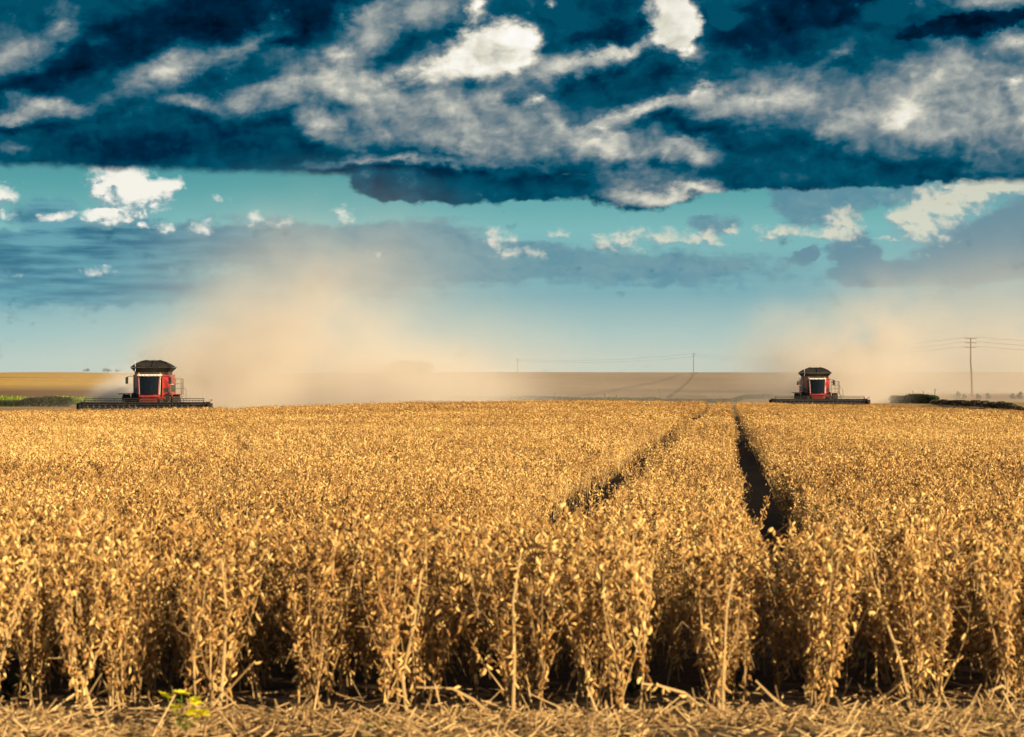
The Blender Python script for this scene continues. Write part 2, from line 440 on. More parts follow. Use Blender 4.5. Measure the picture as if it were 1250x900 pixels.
M = {}
M['red'] = paint('red paint', (0.25, 0.008, 0.010), 0.35, 0.22, coat=0.1)
M['dark_red'] = paint('dark red paint', (0.22, 0.010, 0.018), 0.4, 0.3)
M['black'] = paint('black paint', (0.010, 0.010, 0.011), 0.5, 0.14)
M['grey'] = paint('grey metal', (0.16, 0.16, 0.15), 0.5, 0.4)
M['liner'] = paint('tank liner', (0.016, 0.015, 0.015), 0.8, 0.10, spec=0.15)
M['tarp'] = paint('tank cover', (0.010, 0.010, 0.012), 0.8, 0.08, spec=0.15)
M['steel'] = paint('worn steel', (0.42, 0.41, 0.39), 0.4, 0.4, metal=0.8)
M['rubber'] = paint('tyre rubber', (0.022, 0.021, 0.020), 0.85, 0.5)
M['cream'] = paint('pale cab roof paint', (0.68, 0.60, 0.50), 0.4, 0.35)
M['rim'] = paint('rim paint', (0.55, 0.53, 0.48), 0.5, 0.5)
M['header'] = paint('header black', (0.008, 0.008, 0.009), 0.6, 0.12)
M['dark_amber'] = paint('dull amber lamp', (0.25, 0.09, 0.02), 0.4, 0.3)
M['wood'] = paint('weathered pole wood', (0.10, 0.075, 0.05), 0.9, 0.2, scale=3)
M['ceramic'] = paint('insulator', (0.35, 0.33, 0.3), 0.3, 0.1)
M['wire'] = paint('wire', (0.06, 0.06, 0.06), 0.6, 0.0)
M['decal'] = paint('white decal', (0.75, 0.74, 0.70), 0.4, 0.15)
M['seat'] = paint('cab seat cloth', (0.06, 0.06, 0.07), 0.9, 0.1)


def glass_mat(name, tint):
    m, T, b = mat_new(name, 0.06, 0, 0.6)
    b.inputs['Base Color'].default_value = (*tint, 1)
    b.inputs['Alpha'].default_value = 0.82
    return m


M['glass'] = glass_mat('dark tinted cab glass', (0.006, 0.008, 0.010))


def lamp_glass(name, col):
    m, T, b = mat_new(name, 0.15, 0, 0.8)
    b.inputs['Base Color'].default_value = (*col, 1)
    return m


M['lens'] = lamp_glass('lamp lens', (0.7, 0.7, 0.66))
M['amber'] = lamp_glass('amber lens', (0.75, 0.25, 0.02))


def plant_mat(name, c_lo, c_mid, c_hi, rough=0.75, trans=0.0, patch=True):
    m, T, b = mat_new(name, rough, 0, 0.25)
    at = T.node('ShaderNodeAttribute', attribute_name='tint').outputs['Fac']
    oi = T.node('ShaderNodeObjectInfo').outputs['Random']
    f = T.m('ADD', T.m('MULTIPLY', at, 0.85), T.m('MULTIPLY', oi, 0.25))
    if patch:
        geo = T.node('ShaderNodeNewGeometry').outputs['Position']
        pn = T.noise(T.vm('MULTIPLY', geo, (0.12, 0.05, 0.0)), 1.0, 3, 0.6)
        f = T.m('ADD', f, T.m('MULTIPLY', T.m('SUBTRACT', pn, 0.5), 1.15))
    if patch:
        f = T.m('SUBTRACT', f, T.m('MULTIPLY', T.smooth(T.xyz(geo)[1], 50, 230), 0.16))
    col = T.ramp(f, [(0.0, c_lo), (0.5, c_mid), (1.0, c_hi)])
    T.put(b.inputs['Base Color'], col)
    if trans:
        tr = T.node('ShaderNodeBsdfTranslucent'); T.put(tr.inputs[0], col)
        ms = T.node('ShaderNodeMixShader'); ms.inputs[0].default_value = trans
        out = [n for n in T.N if n.type == 'OUTPUT_MATERIAL'][0]
        T.L.new(b.outputs[0], ms.inputs[1]); T.L.new(tr.outputs[0], ms.inputs[2])
        T.L.new(ms.outputs[0], out.inputs[0])
    return m


M['pod'] = plant_mat('dry soybean pods', (0.085, 0.034, 0.013), (0.43, 0.225, 0.064), (0.86, 0.59, 0.22))
M['stem'] = plant_mat('dry soybean stems', (0.24, 0.14, 0.06), (0.42, 0.27, 0.11), (0.56, 0.39, 0.18))
M['straw'] = plant_mat('dry straw', (0.16, 0.09, 0.04), (0.40, 0.245, 0.10), (0.62, 0.43, 0.20))
M['dead'] = plant_mat('brown dead growth', (0.10, 0.055, 0.035), (0.20, 0.12, 0.075), (0.30, 0.19, 0.11))
M['leaf'] = plant_mat('green leaves', (0.010, 0.022, 0.005), (0.020, 0.042, 0.008), (0.045, 0.075, 0.014), 0.6, 0.25)
M['shade_weed'] = plant_mat('weeds in shade brown', (0.012, 0.012, 0.006), (0.035, 0.028, 0.014), (0.08, 0.055, 0.03))  # dark tone stands for the shaded front of the right bank
M['bright_leaf'] = plant_mat('yellow green leaves', (0.10, 0.16, 0.015), (0.20, 0.28, 0.02), (0.34, 0.40, 0.03), 0.6, 0.3)
M['petal'] = plant_mat('yellow petals', (0.75, 0.62, 0.02), (0.85, 0.75, 0.03), (0.9, 0.85, 0.06), 0.6, 0.3, False)


# ------------------------------------------------------------------ ground: one sheet to the horizon
def build_ground():
    ys = np.concatenate([np.arange(-60, 4, 4), np.arange(4, 26, 0.5), np.arange(26, 80, 2), np.arange(80, 200, 5), np.arange(200, 320, 2), np.arange(320, 700, 10),
                         np.arange(700, 1800, 20), np.array([1800, 2000, 2400, 3000, 4000, 6000, 9000, 14000, 22000, 36000])])
    tt = np.linspace(-1, 1, 141)
    V = []
    for y in ys:
        half = 60 + abs(y) * 0.75
        xs = np.sign(tt) * half * (0.35 * np.abs(tt) + 0.65 * np.abs(tt) ** 3)
        zz = ground_z(xs, np.full_like(xs, y))
        V.append(np.stack([xs, np.full_like(xs, y), zz], 1))
    V = np.concatenate(V)
    n = len(tt)
    Fc = [(j * n + i, j * n + i + 1, (j + 1) * n + i + 1, (j + 1) * n + i) for j in range(len(ys) - 1) for i in range(n - 1)]
    m, T, b = mat_new('field ground', 0.95, 0, 0.1)
    geo = T.node('ShaderNodeNewGeometry').outputs['Position']
    x, y, z = T.xyz(geo)
    big = T.noise(T.vm('MULTIPLY', geo, (0.012, 0.004, 0)), 1.0, 4, 0.6)
    mid = T.noise(T.vm('MULTIPLY', geo, (0.10, 0.02, 0)), 1.0, 4, 0.6)
    fine = T.noise(geo, 9.0, 6, 0.7)
    fine2 = T.noise(geo, 1.3, 4, 0.65)
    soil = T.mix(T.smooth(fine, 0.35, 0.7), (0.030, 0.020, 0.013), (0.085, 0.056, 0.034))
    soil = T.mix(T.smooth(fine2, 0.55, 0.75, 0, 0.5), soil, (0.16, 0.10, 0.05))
    stub = T.mix(T.smooth(mid, 0.3, 0.7), (0.30, 0.19, 0.085), (0.44, 0.30, 0.14))          # harvested ground
    stub = T.mix(T.smooth(fine, 0.4, 0.75, 0, .6), stub, (0.18, 0.11, 0.05))
    # far fields: golden strips to the left, brown ploughland in the middle
    yb = T.m('ADD', y, T.m('MULTIPLY', T.m('SUBTRACT', big, 0.5), 60.0))
    yb = T.m('ADD', yb, T.m('MULTIPLY', x, 0.10))
    gold = T.ramp(T.m('DIVIDE', yb, 1500.0), [(0.0, (0.20, 0.11, 0.06)), (0.31, (0.20, 0.11, 0.055)), (0.40, (0.22, 0.12, 0.06)), (0.425, (0.36, 0.22, 0.08)), (0.50, (0.64, 0.40, 0.10)),
                                              (0.66, (0.60, 0.36, 0.09)), (0.69, (0.21, 0.13, 0.06)), (0.72, (0.62, 0.37, 0.09)), (0.86, (0.58, 0.34, 0.085)), (0.89, (0.52, 0.33, 0.11)), (1.0, (0.5, 0.33, 0.12))])
    # contour lines: narrow terraces that wander over the hill
    lines = T.m('ABSOLUTE', T.m('SINE', T.m('MULTIPLY', T.m('ADD', yb, T.m('MULTIPLY', x, 0.9)), 0.030)))
    gold = T.mix(T.smooth(lines, 0.10, 0.0, 0, 0.35), gold, (0.22, 0.13, 0.06))
    brown = T.mix(T.smooth(big, 0.3, 0.7), (0.26, 0.175, 0.105), (0.36, 0.25, 0.15))
    brown = T.mix(T.smooth(mid, 0.55, 0.8, 0, .5), brown, (0.15, 0.10, 0.065))
    # field tracks that climb the middle hill
    tr = T.m('SUBTRACT', x, T.m('ADD', T.m('MULTIPLY', T.m('SUBTRACT', y, 430.0), 0.0815), 26.5))
    t1 = T.smooth(T.m('ABSOLUTE', tr), 0.9, 0.25)
    t2 = T.smooth(T.m('ABSOLUTE', T.m('ADD', tr, T.m('MULTIPLY', T.m('SUBTRACT', 1420.0, y), 0.02))), 3.2, 0.6, 0, 0.35)
    brown = T.mix(T.m('MAXIMUM', T.m('MULTIPLY', t1, 0.6), t2), brown, (0.06, 0.04, 0.028))
    side = T.smooth(T.m('ADD', T.m('DIVIDE', x, T.m('MAXIMUM', y, 1.0)), T.m('MULTIPLY', T.m('SUBTRACT', big, 0.5), 0.03)), -0.10, -0.04)
    far = T.mix(side, gold, brown)
    right = T.m('MULTIPLY', T.smooth(T.m('DIVIDE', x, T.m('MAXIMUM', y, 1.0)), 0.12, 0.15), T.smooth(y, 520, 460))
    far = T.mix(right, far, T.mix(T.smooth(mid, 0.3, 0.7), (0.24, 0.15, 0.10), (0.34, 0.20, 0.13)))
    tex = T.noise(T.vm('MULTIPLY', geo, (0.5, 0.06, 0)), 1.0, 5, 0.65)
    far = T.mix(T.smooth(tex, 0.42, 0.7, 0, .45), far, T.mix(0.5, far, (0.05, 0.03, 0.018)))
    ymix = T.m('ADD', y, T.m('MULTIPLY', T.m('SUBTRACT', mid, 0.5), 12.0))
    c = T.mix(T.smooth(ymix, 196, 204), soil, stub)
    c = T.mix(T.smooth(ymix, 372, 392), c, far)
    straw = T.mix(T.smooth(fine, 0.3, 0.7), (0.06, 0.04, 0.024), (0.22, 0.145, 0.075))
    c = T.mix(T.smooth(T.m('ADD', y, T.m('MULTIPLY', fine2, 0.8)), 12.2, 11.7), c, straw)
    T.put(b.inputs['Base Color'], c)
    bump = T.node('ShaderNodeBump'); bump.inputs['Strength'].default_value = 0.6; bump.inputs['Distance'].default_value = 0.03
    T.put(bump.inputs['Height'], fine); T.L.new(bump.outputs[0], b.inputs['Normal'])
    o = new_obj('ground', mesh_np('ground', V, Fc, m, smooth=True))
    o['kind'] = 'structure'
    return o


build_ground()


# ------------------------------------------------------------------ soybean plants
def frame_of(d):
    d = np.asarray(d, float); d = d / np.linalg.norm(d)
    a = np.array([0, 0, 1.0]) if abs(d[2]) < 0.9 else np.array([1.0, 0, 0])
    u = np.cross(d, a); u /= np.linalg.norm(u)
    return d, u, np.cross(d, u)


class Geo:
    def __init__(s): s.V = []; s.F = []; s.t = []; s.n = 0

    def add(s, V, Fc, t):
        s.V += [tuple(v) for v in V]
        s.F += [tuple(i + s.n for i in f) for f in Fc]
        s.t += [t] * len(Fc); s.n += len(V)

    def stick(s, pts, r0, r1, t, k=4):
        pts = [np.asarray(p, float) for p in pts]
        V = []; Fc = []
        for i, p in enumerate(pts):
            d = pts[min(i + 1, len(pts) - 1)] - pts[max(i - 1, 0)]
            d, u, w = frame_of(d)
            r = r0 + (r1 - r0) * i / (len(pts) - 1)
            for j in range(k):
                a = 2 * math.pi * j / k
                V.append(p + r * (math.cos(a) * u + math.sin(a) * w))
        for i in range(len(pts) - 1):
            for j in range(k):
                Fc.append((i * k + j, i * k + (j + 1) % k, (i + 1) * k + (j + 1) % k, (i + 1) * k + j))
        Fc.append(tuple(range(len(pts) * k - 1, len(pts) * k - 1 - k, -1)))
        s.add(V, Fc, t)

    def pod(s, p, d, L, wd, t, lod):
        d, u, w = frame_of(d)
        a = random.uniform(0, 6.28)
        u, w = math.cos(a) * u + math.sin(a) * w, -math.sin(a) * u + math.cos(a) * w
        bend = u * L * random.uniform(-.14, .14)
        if lod == 0:
            st = [(0.0, 0.12), (0.22, 0.9), (0.45, 0.8), (0.68, 1.0), (0.9, .45)]
            V = []; Fc = []
            for q, r in st:
                c = p + d * L * q + bend * (4 * q * (1 - q))
                V += [c + u * wd * r, c + w * wd * r * .62, c - u * wd * r, c - w * wd * r * .62]
            V.append(p + d * L * 1.04)
            for i in range(4):
                for j in range(4):
                    Fc.append((i * 4 + j, i * 4 + (j + 1) % 4, i * 4 + 4 + (j + 1) % 4, i * 4 + 4 + j))
            for j in range(4): Fc.append((16 + j, 16 + (j + 1) % 4, 20))
        else:
            c = p + d * L * .5 + bend
            V = [p, c + u * wd, c + w * wd * .7, c - u * wd, c - w * wd * .7, p + d * L]
            Fc = [(0, 2, 1), (0, 3, 2), (0, 4, 3), (0, 1, 4), (5, 1, 2), (5, 2, 3), (5, 3, 4), (5, 4, 1)]
        s.add(V, Fc, t)

    def mesh(s, name, mat): return mesh_np(name, s.V, s.F, mat, s.t)


def make_plant(lod, bare=0.09, lean=0.0, npod=None):
    """returns (stem geometry, pod geometry) of one ripe plant about 0.85 m tall"""
    st = Geo(); pd = Geo()
    H = random.uniform(.78, .92)
    lx, ly = random.gauss(lean, .06), random.gauss(0, .06)
    curve = random.uniform(-.08, .08)
    def axis(q):
        return np.array([lx * H * q + curve * math.sin(q * 3.0), ly * H * q, H * q])
    axes = [axis]
    if lod < 2: st.stick([axis(q) for q in (0, .25, .5, .75, 1)], .0055 if lod == 0 else .007, .0022, random.random(), 4 if lod == 0 else 3)
    for b in range(random.randint(3, 5)):
        q0 = random.uniform(.10, .42); a = random.uniform(0, 6.28); out = random.uniform(.05, .19); top = random.uniform(.62, .95)
        p0 = axis(q0)
        def br(q, p0=p0, a=a, out=out, top=top):
            e = math.sin(min(q, 1) * 1.57)
            return p0 + np.array([math.cos(a) * out * e, math.sin(a) * out * e, (top * H - p0[2]) * q])
        axes.append(br)
        if lod < 2: st.stick([br(q) for q in (0, .35, .7, 1)], .004, .002, random.random(), 3)
    n = npod or (142, 48, 17)[lod]
    Ls = (.043, .058, .086)[lod]; ws = (.0078, .0112, .0185)[lod]
    for i in range(n):
        ax = axes[0] if random.random() < .5 else random.choice(axes)
        q = random.betavariate(1.7, 1.0) if lod else random.betavariate(1.3, 1.05)
        q = bare + (1.02 - bare) * q if ax is axes[0] else .1 + .92 * q
        p = ax(q)
        a = random.uniform(0, 6.28); rr = random.uniform(0, .018 if lod == 0 else .04)
        p = p + np.array([math.cos(a) * rr, math.sin(a) * rr, 0])
        up = random.choice((1, 1, -1, -1, -1, .3))
        d = np.array([math.cos(a) * .75, math.sin(a) * .75, up * random.uniform(.4, 1.5)])
        pd.pod(p, d, Ls * random.uniform(.7, 1.2), ws * random.uniform(.8, 1.2), random.random() ** 1.0, 0 if lod == 0 else 1)
    if lod == 0:
        for i in range(9):           # old leaf stalks
            ax = random.choice(axes); q = random.uniform(.2, 1)
            p = ax(q); a = random.uniform(0, 6.28); l = random.uniform(.05, .14)
            st.stick([p, p + np.array([math.cos(a) * l * .6, math.sin(a) * l * .6, random.uniform(-.2, .9) * l]), p + np.array([math.cos(a) * l, math.sin(a) * l, random.uniform(-.8, .9) * l])], .0016, .001, random.random(), 3)
    return st, pd


def instancer(name, P, rot, scl, idx, protos, mat_list=None):
    """one object: points that carry a turn, a size and a variant, with the plants set on them by a node group"""
    me = bpy.data.meshes.new(name)
    me.vertices.add(len(P))
    me.vertices.foreach_set('co', np.asarray(P, np.float32).ravel())
    a = me.attributes.new('turn', 'FLOAT_VECTOR', 'POINT'); a.data.foreach_set('vector', np.asarray(rot, np.float32).ravel())
    a = me.attributes.new('size', 'FLOAT_VECTOR', 'POINT'); a.data.foreach_set('vector', np.asarray(scl, np.float32).ravel())
    a = me.attributes.new('variant', 'INT', 'POINT'); a.data.foreach_set('value', np.asarray(idx, np.int32))
    o = new_obj(name, me)
    ng = bpy.data.node_groups.new(name + ' nodes', 'GeometryNodeTree')
    ng.interface.new_socket('Geometry', in_out='INPUT', socket_type='NodeSocketGeometry')
    ng.interface.new_socket('Geometry', in_out='OUTPUT', socket_type='NodeSocketGeometry')
    N, L = ng.nodes, ng.links
    gi = N.new('NodeGroupInput'); go = N.new('NodeGroupOutput')
    g2i = N.new('GeometryNodeGeometryToInstance')
    for p in reversed(protos):
        oi = N.new('GeometryNodeObjectInfo'); oi.inputs['Object'].default_value = p
        L.new(oi.outputs['Geometry'], g2i.inputs[0])
    iop = N.new('GeometryNodeInstanceOnPoints')
    m2p = N.new('GeometryNodeMeshToPoints')
    L.new(gi.outputs[0], m2p.inputs[0])
    L.new(m2p.outputs[0], iop.inputs['Points'])
    L.new(g2i.outputs[0], iop.inputs['Instance'])
    iop.inputs['Pick Instance'].default_value = True
    def attr(nm, t):
        n = N.new('GeometryNodeInputNamedAttribute'); n.data_type = t; n.inputs[0].default_value = nm
        return [q for q in n.outputs if q.enabled and q.name == 'Attribute'][0]
    L.new(attr('variant', 'INT'), iop.inputs['Instance Index'])
    L.new(attr('turn', 'FLOAT_VECTOR'), iop.inputs['Rotation'])
    L.new(attr('size', 'FLOAT_VECTOR'), iop.inputs['Scale'])
    L.new(iop.outputs[0], go.inputs[0])
    mod = o.modifiers.new('plants', 'NODES'); mod.node_group = ng
    return o


def proto(geos, name):
    """a source mesh made of several geometries with their own materials (kept out of the scene)"""
    V = []; Fc = []; t = []; mi = []; mats = []
    for g, mt in geos:
        if not g.n: continue
        Fc += [tuple(i + len(V) for i in f) for f in g.F]
        V += g.V; t += g.t; mi += [len(mats)] * len(g.F); mats.append(mt)
    me = mesh_np(name, V, Fc, None, t)
    for mt in mats: me.materials.append(mt)
    me.polygons.foreach_set('material_index', mi)
    return bpy.data.objects.new(name, me)


ROW, SLOPE, Y0 = 0.5, 265.0 / 3000.0, 11.78


def row_x(k, y): return 0.02 + ROW * k + SLOPE * (y - 12.2)


def y_end(X):
    return np.interp(X, [-90, -24.4, -24, -10, 2, 12, 39.9, 43.2, 47, 80], [203.2, 203.2, 204, 234, 262, 271.5, 271.5, 206, 120, 60])


front_off = {k: random.uniform(-.14, .14) for k in range(-60, 60)}


def keep(k, x, y, jit):
    """False where the sprayer's wheel tracks run"""
    h1 = np.modf(np.abs(np.sin(y * 37.1 + x * 91.7)) * 431.7)[0]
    near = np.clip((30 - y) / 10, 0, 1)
    right = ((k == 3) | ((k == 2) & (h1 > .62) & (y < 60)) | ((k == 4) & (h1 < .75 * near))) & (y > 15.4 + jit)
    left = ((k == -2) | ((k == -1) & (h1 > .10)) | ((k == -3) & (h1 > .7))) & (y > 20.5 + jit * 2)
    # a faint gap that runs away to the left
    wander = (np.abs(x + .1125 * y + .12 + .25 * np.sin(y / 11)) < .30) & (h1 > .2) & (y > 17)
    left = left | wander
    return ~(right | left)


def crop_points(ya, yb, step, kstep, margin, seed):
    r = np.random.default_rng(seed)
    X, Y, K = [], [], []
    kmax = int((0.2083 * yb * 2 + 40) / ROW)
    for k in range(-kmax, kmax):
        if kstep > 1 and k % kstep and not (-4 <= k <= 5): continue
        y = np.arange(ya, yb, step) + r.random() * step
        y = y + r.normal(0, step * .3, len(y))
        x = row_x(k, y) + r.normal(0, .065, len(y))
        ok = np.abs(x) < 0.2083 * y * 1.03 + margin
        X.append(x[ok]); Y.append(y[ok]); K.append(np.full(ok.sum(), k))
    X, Y, K = map(np.concatenate, (X, Y, K))
    # plants that have come up between the rows
    s_ = (r.random(len(X)) < .36) & (Y > 12.6) & (~np.isin(K, (-3, -2, -1, 2, 3)) | (Y < 15.6))
    X = np.concatenate([X, X[s_] + r.uniform(.16, .34, s_.sum())]); Y = np.concatenate([Y, Y[s_]]); K = np.concatenate([K, K[s_]])
    ok = keep(K, X, Y, r.normal(0, .4, len(X))) & (Y < y_end(X)) & (Y >= ya)
    X, Y, K = X[ok], Y[ok], K[ok]
    # thin patches and missing plants
    gap = vnoise(X / .7 + 50, Y / 1.5) < .13
    ok = ~(gap & (r.random(len(X)) < .7))
    return X[ok], Y[ok], K[ok], r


def plant_attrs(X, Y, K, r, nv, wide=1.0):
    n = len(X)
    hn = .90 + .24 * (vnoise(X / 2.2, Y / 5.0) - .5) + .16 * (vnoise(X / 7 + 80, Y / 16 + 9) - .5) + .16 * (vnoise(X / .5 + 9, Y / .9) - .5)
    h = hn * r.uniform(.9, 1.1, n)
    h = np.where((K == 3) & (Y < 16), h * .96, h)
    lean = r.normal(0, .10, (n, 2))
    # each plant leans and turns at random
    rot = np.stack([lean[:, 0], lean[:, 1], r.uniform(0, 6.283, n)], 1)
    s = np.stack([wide * h, wide * h, h], 1)
    P = np.stack([X, Y, ground_z(X, Y) - .01], 1)
    return P, rot, s, r.integers(0, nv, n)


def build_crop():
    full = [make_plant(0) for _ in range(9)]
    # ---- the front plants, each a thing of its own: stem, and its pods as a part
    G = 'soybean plants in the front rows'
    LBL = 'ripe dry soybean plant with tan pods, standing in the front rows above the straw strip'
    stems = [s.mesh('soybean_stem', M['stem']) for s, p in full]
    pods = [p.mesh('soybean_pods', M['pod']) for s, p in full]
    first = None
    cand = []
    for k in range(-7, 6):
        y = Y0 + front_off[k]
        while y < 15.2:
            x = row_x(k, y)
            if abs(x) < 0.2083 * y + .12: cand.append((y, x + random.gauss(0, .065), k))
            if y > 12.5 and random.random() < .20: cand.append((y, x + random.uniform(.16, .34), k))
            y += random.uniform(.055, .115)
    cand.sort()
    chosen, rest = cand[:300], cand[300:]
    first = None
    for y, x, k in chosen:
        i = random.randrange(9)
        if first is None:
            a = new_obj('soybean_plant', stems[i]); b = new_obj('pod_clumps', pods[i], a); first = (a, b)
        else:
            a = first[0].copy(); a.data = stems[i]; C.objects.link(a)
            b = first[1].copy(); b.data = pods[i]; C.objects.link(b); b.parent = a
        tag(a, LBL, 'plant', G)
        a.location = (x, y, gz(x, y) - .01)
        h = random.uniform(.88, 1.08) * (.96 + .2 * (float(vnoise(x / .5 + 9, y / .9)) - .5))
        a.scale = (h, h, h)
        a.rotation_euler = (random.gauss(.0, .09), random.gauss(0, .10), random.uniform(0, 6.28))
    # ---- the rest of the crop
    protos0 = [proto([(s, M['stem']), (p, M['pod'])], 'source plant') for s, p in full]
    X, Y, K, r = crop_points(min(c[0] for c in rest) if rest else 14.0, 34, .085, 1, 1.2, 11)
    dmin = chosen[-1][0]
    ok = Y > dmin
    inside = np.abs(X) < 0.2083 * Y + .12
    ok |= ~inside & (Y > Y0)
    # rows just outside the frame start at the edge of the field too
    X2, Y2, K2, r2 = crop_points(Y0, dmin, .085, 1, 1.2, 12)
    out = np.abs(X2) >= 0.2083 * Y2 + .12
    X = np.concatenate([X[ok], X2[out]]); Y = np.concatenate([Y[ok], Y2[out]]); K = np.concatenate([K[ok], K2[out]])
    A = plant_attrs(X, Y, K, r, len(protos0))
    o1 = instancer('soybean_crop', *A, protos0)
    mid = [proto([(s, M['stem']), (p, M['pod'])], 'source plant') for s, p in [make_plant(1) for _ in range(9)]]
    X, Y, K, r = crop_points(34, 95, .11, 1, 2.5, 13)
    A1 = plant_attrs(X, Y, K, r, 9, 1.15)
    far = [proto([(p, M['pod'])], 'source plant') for s, p in [make_plant(2) for _ in range(9)]]
    X, Y, K, r = crop_points(95, 275, .24, 1, 4, 17)
    A2 = plant_attrs(X, Y, K, r, 9, 1.5)
    tag(o1, 'near rows of ripe tan soybean crop behind the front plants', 'crop', kind='stuff')
    o2 = instancer('soybean_crop', *A1, mid)
    tag(o2, 'middle stretch of the ripe tan soybean field cut by two dark wheel tracks', 'crop', kind='stuff')
    o3 = instancer('soybean_crop', *A2, far)
    tag(o3, 'far stretch of the golden soybean field reaching to the two harvesters', 'crop', kind='stuff')
    print('crop', len(A[0]), len(A1[0]), len(A2[0]))


build_crop()


def build_litter():
    """the strip of cut straw along the front of the field"""
    r = np.random.default_rng(21)
    n = 15000
    X = r.uniform(-3.6, 3.6, n); Y = 11.8 - np.abs(r.normal(0, 1, n)) * .65 - .1 + r.normal(0, .1, n)
    Y = np.where(r.random(n) < .05, r.uniform(11.7, 12.8, n), Y)
    bare = (vnoise(X * 1.1 + 5, Y * 2.6 + 2) < .36) & (r.random(n) < .8) & (Y < 11.9)
    X = np.where(bare, X + 40, X)
    L = r.uniform(.02, .11, n) * np.where(r.random(n) < .1, 2.0, 1); W = r.uniform(.002, .0055, n)
    a = r.uniform(0, 6.283, n); tilt = np.abs(r.normal(0, .22, n)); tilt = np.where(r.random(n) < .10, r.uniform(.5, 1.2, n), tilt)
    heap = np.maximum(0, vnoise(X * 1.3, Y * 2.1) - .35) * .05 + np.maximum(0, vnoise(X * .6 + 30, Y * 2) - .5) * .08
    Z = ground_z(X, Y) + r.random(n) * heap + .006
    d = np.stack([np.cos(a) * np.cos(tilt), np.sin(a) * np.cos(tilt), np.sin(tilt)], 1)
    u = np.stack([-np.sin(a), np.cos(a), np.zeros(n)], 1); w = np.cross(d, u)
    p0 = np.stack([X, Y, Z], 1); p1 = p0 + d * L[:, None]
    V = np.empty((n, 6, 3))
    for q in range(3):
        ang = 2.094 * q
        off = (np.cos(ang) * u + np.sin(ang) * w) * W[:, None]
        V[:, q] = p0 + off; V[:, q + 3] = p1 + off * .8
    base = np.array([(0, 1, 4, 3), (1, 2, 5, 4), (2, 0, 3, 5)])
    Fc = (np.arange(n)[:, None, None] * 6 + base[None]).reshape(-1, 4)
    o = new_obj('straw_litter', mesh_np('straw_litter', V.reshape(-1, 3), Fc, M['straw'], np.repeat(r.random(n), 3)))
    tag(o, 'strip of cut straw and fallen stalks along the front edge of the field', 'straw', kind='stuff')


build_litter()


def px(x, d):
    """world x at photo column x and distance d"""
    return (x - 625) / F * d


def stalks():
    """loose stalks at the foot of the front row, each from a photo column and foot row"""
    spec = [  # label, points as (column, height px above foot) from the foot, distance
        ('long leaning dry stalk at the right, its bare stem slanting up into the crop', (1112, 11.88), [(0, 0), (-14, 60), (-34, 120), (-52, 175)], 22),
        ('bent dry stalk at the far left that bows over to its left with hanging pods', (116, 11.78), [(0, -5), (-16, 42), (-30, 70), (-20, 100), (26, 124)], 26),
        ('upright pale bare stalk with few pods rising beside a leaning twig, right of centre', (882, 11.73), [(0, 0), (1, 60), (4, 130), (14, 185)], 20),
        ('short broken stalk tilted left in the dark gap right of centre', (764, 11.93), [(0, 0), (-10, 24), (-22, 48)], 3),
        ('forked dead stalk lying low and tilted left under the crop', (862, 11.73), [(0, 4), (-26, 26), (-58, 36), (-80, 40)], 9),
        ('thin broken stalk leaning left between two row ends at the right', (964, 11.83), [(0, 0), (-22, 18), (-42, 38)], 3),
        ('broken stalk slanting up to the right beside the long leaning one', (1058, 11.83), [(0, 0), (24, 18), (42, 36)], 4),
        ('arched dry twig bent to the ground at the far right', (1196, 11.83), [(0, 0), (10, 22), (28, 28), (44, 14), (48, 0)], 0),
        ('fallen stalk heap end leaning left from the straw in the centre', (600, 11.73), [(0, 0), (-22, 20), (-48, 34), (-92, 36)], 10),
        ('dry stalk slanting up right in the gap left of centre', (250, 11.88), [(0, 0), (30, 30), (62, 64)], 5),
        ('thick row end stalk clump of bare stems, third from the left', (268, 11.83), [(0, 0), (4, 60), (8, 130), (2, 190)], 24),
        ('tall pale row end stalk in the centre with a bare lower stem', (626, 11.73), [(0, 0), (2, 70), (0, 140), (10, 200)], 24),
        ('crooked row end stalk with dense pods just left of centre', (497, 11.73), [(0, 0), (-6, 50), (8, 110), (18, 180)], 26),
    ]
    for lbl, (c0, d), pts, npod in spec:
        s_ = F / d
        x0 = px(c0, d); z0 = gz(x0, d)
        P = [np.array([dx / s_, random.uniform(-.05, .05) * (i > 0), dz / s_]) for i, (dx, dz) in enumerate(pts)]
        st = Geo(); st.stick(P, .0095, .0045, .85, 5)
        root = new_obj('dry_stalk', st.mesh('dry_stalk', M['stem']))
        root.location = (x0, d, z0)
        tag(root, lbl, 'stalk', 'loose dry stalks along the front of the field')
        if npod:
            pd = Geo()
            for i in range(npod):
                q = random.uniform(.15, 1) * (len(P) - 1); j = min(int(q), len(P) - 2)
                p = P[j] + (P[j + 1] - P[j]) * (q - j)
                a = random.uniform(0, 6.28)
                pd.pod(p, (math.cos(a) * .8, math.sin(a) * .8, random.uniform(-1.4, .6)), .045 * random.uniform(.8, 1.2), .0066, .55 + .45 * random.random(), 0)
            new_obj('pod_clumps', pd.mesh('pods', M['pod']), root)


stalks()


def leaf_quad(g, p, d, L, W, t, droop=.2):
    d, u, w = frame_of(d)
    n = np.array([0, 0, -1.0])
    m_ = p + d * L * .5 + n * L * droop * .3; e = p + d * L + n * L * droop
    g.add([p - u * W * .2, p + u * W * .2, m_ + u * W, m_ - u * W, e], [(0, 1, 2, 3), (3, 2, 4)], t)


